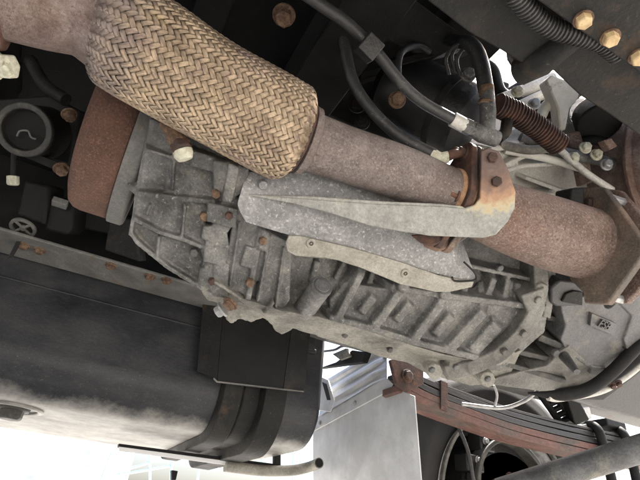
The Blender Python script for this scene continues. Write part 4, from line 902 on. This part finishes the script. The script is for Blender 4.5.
# ribbed sheet
vs, fs = [], []; nU, nV = 40, 8
A0, A1, B0, B1 = onx(318, 420, XP), onx(386, 380, XP), onx(326, 380, XP + .05), onx(386, 344, XP + .05)
nrm = (A1 - A0).cross(B0 - A0).normalized()
if nrm.dot(TC) < 0: nrm = -nrm
for dl in (0, -.003):
    for i in range(nU + 1):
        u = i / nU; h = .010 * (math.cos(u * math.pi * 2 * 3.5) > 0) * min(1, abs(math.cos(u * math.pi * 7)) * 2.2)
        for j in range(nV + 1):
            v = j / nV; vs.append(A0.lerp(A1, v).lerp(B0.lerp(B1, v), u) + nrm * (h * (1 if .12 < v < .93 else 0) + dl))
Nn = (nU + 1) * (nV + 1)
for i in range(nU):
    for j in range(nV):
        q = (i * (nV + 1) + j, i * (nV + 1) + j + 1, (i + 1) * (nV + 1) + j + 1, (i + 1) * (nV + 1) + j); fs.append(q); fs.append(tuple(Nn + k for k in q[::-1]))
m = M().add(vs, fs); part('ribbed_sheet', m, 'bright_alu', sp_, angle=50)
m = M(); m.ext([onx(319, 376, .72), onx(328, 380, .72), onx(334, 400, .72), onx(330, 412, .72), onx(318, 410, .72)], X_ * .004); part('side_tab', m, 'bright_alu', sp_, .001)
m = M(); m.ext([onx(322, 382, .718), onx(326, 384, .718), onx(330, 400, .718), onx(327, 400, .718)], X_ * .003); part('slot_shade', m, 'black_hole', sp_)  # black plate painted for a shaded opening, nothing is cut
wr = thing('wiring_cluster', 'small dark bracket and cable above the ribbed aluminium sheet', 'bracket', onx(350, 350, .80))
m = M(); m.ext([onx(319, 368, .70), onx(362, 362, .70), onx(366, 352, .70), onx(352, 350, .70), onx(336, 362, .70)], X_ * .02); part('bracket', m, 'black', wr, .002)
m = M(); m.tube([Vector(q) for q in spline([onx(318, 352, .70), onx(334, 350, .70), onx(344, 346, .70), onx(362, 350, .70)], 6)], .004, 10); part('cable', m, 'rubber', wr)
m = M(); m.ext([onx(332, 354, .69), onx(346, 348, .69), onx(350, 356, .69), onx(340, 360, .69)], X_ * .01); part('clip', m, 'cast_dusty', wr, .002)

# ================================================================== leaf spring, wheel and axle
YS = .98
ls_ = thing('leaf_spring', 'red oxide and black leaf spring under the gearbox front', 'leaf spring', ony(520, 440, YS))
def leaf(low, th, mat, y=YS, wd=.075):
    ln = [Vector(q) for q in spline([ony(px, py, y) for px, py in low], 8)]
    m = M(); vs, fs = [], []
    for p in ln: vs += [p, p + Y_ * wd, p + Y_ * wd + Z_ * th, p + Z_ * th]
    for i in range(len(ln) - 1):
        for k in range(4): fs.append((i * 4 + k, i * 4 + (k + 1) % 4, i * 4 + 4 + (k + 1) % 4, i * 4 + 4 + k))
    n = len(ln) - 1; fs += [(3, 2, 1, 0), (n * 4, n * 4 + 1, n * 4 + 2, n * 4 + 3)]
    m.add(vs, fs); return part('leaf', m, mat, ls_, .002)
leaf([(399, 391), (428, 406), (470, 422), (520, 439), (590, 456), (640, 466), (700, 477)], .018, 'spring_red')
leaf([(401, 384), (428, 399), (470, 415), (520, 432), (590, 449), (640, 459), (700, 470)], .018, 'spring_red')
leaf([(404, 376), (428, 391.5), (470, 408), (520, 425), (590, 442), (640, 452), (700, 463)], .016, 'spring_black')
leaf([(420, 380.5), (470, 401.5), (520, 418.5), (590, 435.5), (640, 445.5), (700, 456)], .014, 'spring_black')
leaf([(436, 384), (470, 396.5), (520, 413), (590, 430), (640, 440), (700, 451)], .008, 'spring_black')
m = M(); m.tube([ony(404, 380, YS - .01), ony(404, 380, YS + .085)], .026, 28); part('eye', m, 'rust_dark', ls_, .003)
m = M(); m.ext([ony(390, 360, YS - .022), ony(408, 352, YS - .022), ony(424, 366, YS - .022), ony(424, 384, YS - .022), ony(408, 392, YS - .022), ony(396, 384, YS - .022)], Y_ * .010); part('shackle_plate', m, 'rust_dark', ls_, .003)
m = M(); m.bolt(ony(407, 376, YS - .024), -Y_, .013, .012); part('shackle_pin', m, 'rust_dark', ls_, .001)
m = M(); m.ext([ony(441, 380, YS - .004), ony(448, 383, YS - .004), ony(448, 412, YS - .004), ony(441, 409, YS - .004)], Y_ * .085); part('rebound_clip', m, 'rust_dark', ls_, .001)
for px in (592, 618):
    ln = [ony(px - 9, 429 + (px - 592) * .18, YS + .09), ony(px - 2, 425 + (px - 592) * .18, YS + .02), ony(px + 6, 430 + (px - 592) * .18, YS - .014), ony(px + 12, 448 + (px - 592) * .18, YS - .014), ony(px + 22, 490 + (px - 592) * .18, YS - .014)]
    m = M(); m.tube([Vector(q) for q in spline(ln, 6)], .014, 14); part('shackle_bolt', m, 'black', ls_)
m = M(); m.box(ony(604, 426, YS + .04), (.05, .045, .012)); part('seat_pad', m, 'black', ls_, .004)
bs = thing('bump_stop', 'pale rounded bump stop bracket on top of the leaf spring', 'bump stop', ony(583, 420, YS + .04))
m = M(); m.ext([ony(575, 416, YS + .03), ony(577, 408, YS + .03), ony(590, 406, YS + .03), ony(593, 418, YS + .03), ony(584, 424, YS + .03)], Y_ * .05); part('cap', m, 'cast_pale', bs, .006)
m = M(); m.ext([ony(566, 432, YS + .02), ony(572, 426, YS + .02), ony(596, 422, YS + .02), ony(598, 428, YS + .02)], Y_ * .06); part('foot', m, 'engine_white', bs, .003)

# front wheel
YW, XW, ZW, RW = 1.20, 1.33, .47, .46
wh = thing('front_wheel', 'black front tyre and wheel hub beyond the leaf spring', 'wheel', (XW, YW + .12, 0))
def lathe_y(mb, prof, seg=96, cap=False): return mb.lathe((XW, 0, ZW), Y_, [(y, r * 1.1) for y, r in prof], seg, cap)
m = M(); lathe_y(m, [(YW + .02, .26), (YW, .28), (YW - .006, .31), (YW - .012, .33), (YW - .012, .345), (YW - .008, .352), (YW - .006, .37), (YW + .008, .398), (YW + .03, .415), (YW + .06, .42), (YW + .18, .42), (YW + .21, .41), (YW + .235, .37), (YW + .24, .33), (YW + .22, .26)]); ty = part('tyre', m, 'tyre', wh, angle=40)
m = M(); lathe_y(m, [(YW + .03, .272), (YW + .012, .268), (YW + .012, .262), (YW + .03, .255), (YW + .10, .235), (YW + .18, .22)]); part('rim', m, 'bolt_zinc', wh)
m = M(); m.ring((XW, YW - .006, ZW), Y_, .300, .290, .016, 72); part('rim_edge', m, 'cast_mid', wh, .002)
m = M(); lathe_y(m, [(YW + .0, .06), (YW + .0, .16), (YW + .01, .19), (YW + .12, .20)], 48, True); part('brake_drum', m, 'can_black', wh, .003)
m = M(); m.ring((XW - .02, YW - .02, ZW + .05), Y_, .165, .150, .05, 72); part('dust_shield', m, 'cast_dark', wh, .003)
m = M(); m.cyl((XW - .02, YW + .0, ZW + .05), (XW - .02, YW + .004, ZW + .05), .152, None, 60); part('dust_plate', m, 'can_black', wh)
m = M(); lathe_y(m, [(YW + .16, .02), (YW + .16, .25)], 64); part('wheel_disc', m, 'black_dusty', wh)
for dx, dz, hx, hz in ((-.17, .12, .035, .025), (-.11, .19, .03, .03), (-.2, .02, .02, .05), (-.05, .22, .05, .02)):
    m = M(); m.box((XW + dx, YW + .0, ZW + dz), (hx, .03, hz)); part('brake_bracket', m, 'can_black', wh, .006)
for dx, dz in ((-.16, .13), (-.12, .19), (-.19, .06), (-.07, .22), (-.2, .0)):
    m = M(); m.bolt((XW + dx, YW - .03, ZW + dz), -Y_, .009, .01); part('bracket_bolt', m, 'bolt_zinc', wh, .0008)
for k in range(8):
    a = k * math.pi / 4; m = M(); m.bolt((XW + .1 * math.cos(a), YW - .001, ZW + .1 * math.sin(a)), -Y_, .014, .014); part('wheel_nut', m, 'rust_dark', wh, .001)
m = M(); m.tube([Vector(q) for q in spline([(XW - .25, YW - .03, .72), (XW - .22, YW - .05, .62), (XW - .2, YW - .05, .52), (XW - .12, YW - .03, .46)], 8)], .006, 12); part('brake_hose', m, 'rubber', wh)
tr = thing('track_rod', 'smooth grey steel rod crossing in front of the leaf spring', 'rod', at(600, 475, .86))
m = M(); m.tube([at(500, 492, .88), at(700, 430, .84)], .0235, 32); part('tube', m, 'cast_smooth', tr)
bk = hose('brake_line', 'thin pale pipe arching over the black spring leaves', [(462, 404, 1.1), (500, 408, 1.1), (522, 402, 1.1), (535, 393, 1.1), (540, 388, 1.12)], .0045, 'bolt_zinc')
bw = hose('sensor_lead', 'thin pale upright wire in front of the tyre', [(494, 385, 1.1), (497, 395, 1.1), (495, 406, 1.1)], .003, 'bolt_zinc')
# step grating
gr = thing('step_grating', 'black slotted step grating between the tyre and the sump', 'grating', at(555, 410, 1.5))
def gp(u, v): return at(540 + u * 22 + v * 22 * .9, 394 - u * 10 + v * 28, 1.5)
for v in (0, .2, .4, .6, .8, 1.0):
    m = M(); m.tube([gp(0, v), gp(1, v)], .009, 8); part('bar', m, 'black', gr)
for u in (0, .5, 1.0):
    m = M(); m.tube([gp(u, 0), gp(u, 1)], .011, 8); part('rail', m, 'black', gr)
m = M(); m.ext([at(562, 384, 1.45), at(575, 392, 1.45), at(590, 420, 1.45), at(575, 425, 1.45)], F_ * .05); part('side_plate', m, 'black', gr, .004)

# ================================================================== street beyond
bd = thing('building', 'overexposed white building with small dark windows beyond the fuel tank', 'building', (-4, 22, 0))
m = M(); m.box((-6, 24, 1.9), (9, 2, 1.9)); part('wall', m, 'wallwhite', bd, .02)
for px, py in ((89, 453), (87, 466), (88, 478), (60, 480), (30, 478)):
    p = ony(px, py, 21.98); m = M(); m.box(p, (.15, .04, .10)); wn = part('window', m, 'wallwhite', bd, .01); m = M(); m.box(p - Y_ * .045, (.12, .01, .075)); part('pane', m, 'pane', wn)
fr = thing('steel_frame', 'thin pale blue steel frame standing beyond the tank straps', 'frame', (0, 9, 0))
YF = 9
for a, b in (((100, 482), (112, 452)), ((100, 478), (170, 466)), ((118, 472), (165, 458)), ((150, 500), (150, 440)), ((196, 500), (200, 452)), ((262, 500), (262, 430)), ((292, 500), (294, 430)), ((240, 452), (312, 446)), ((210, 470), (312, 462)), ((120, 470), (122, 500)), ((170, 500), (172, 452))):
    m = M(); m.cyl(ony(*a, YF), ony(*b, YF), .022, None, 8); part('tube', m, 'bluesteel', fr)
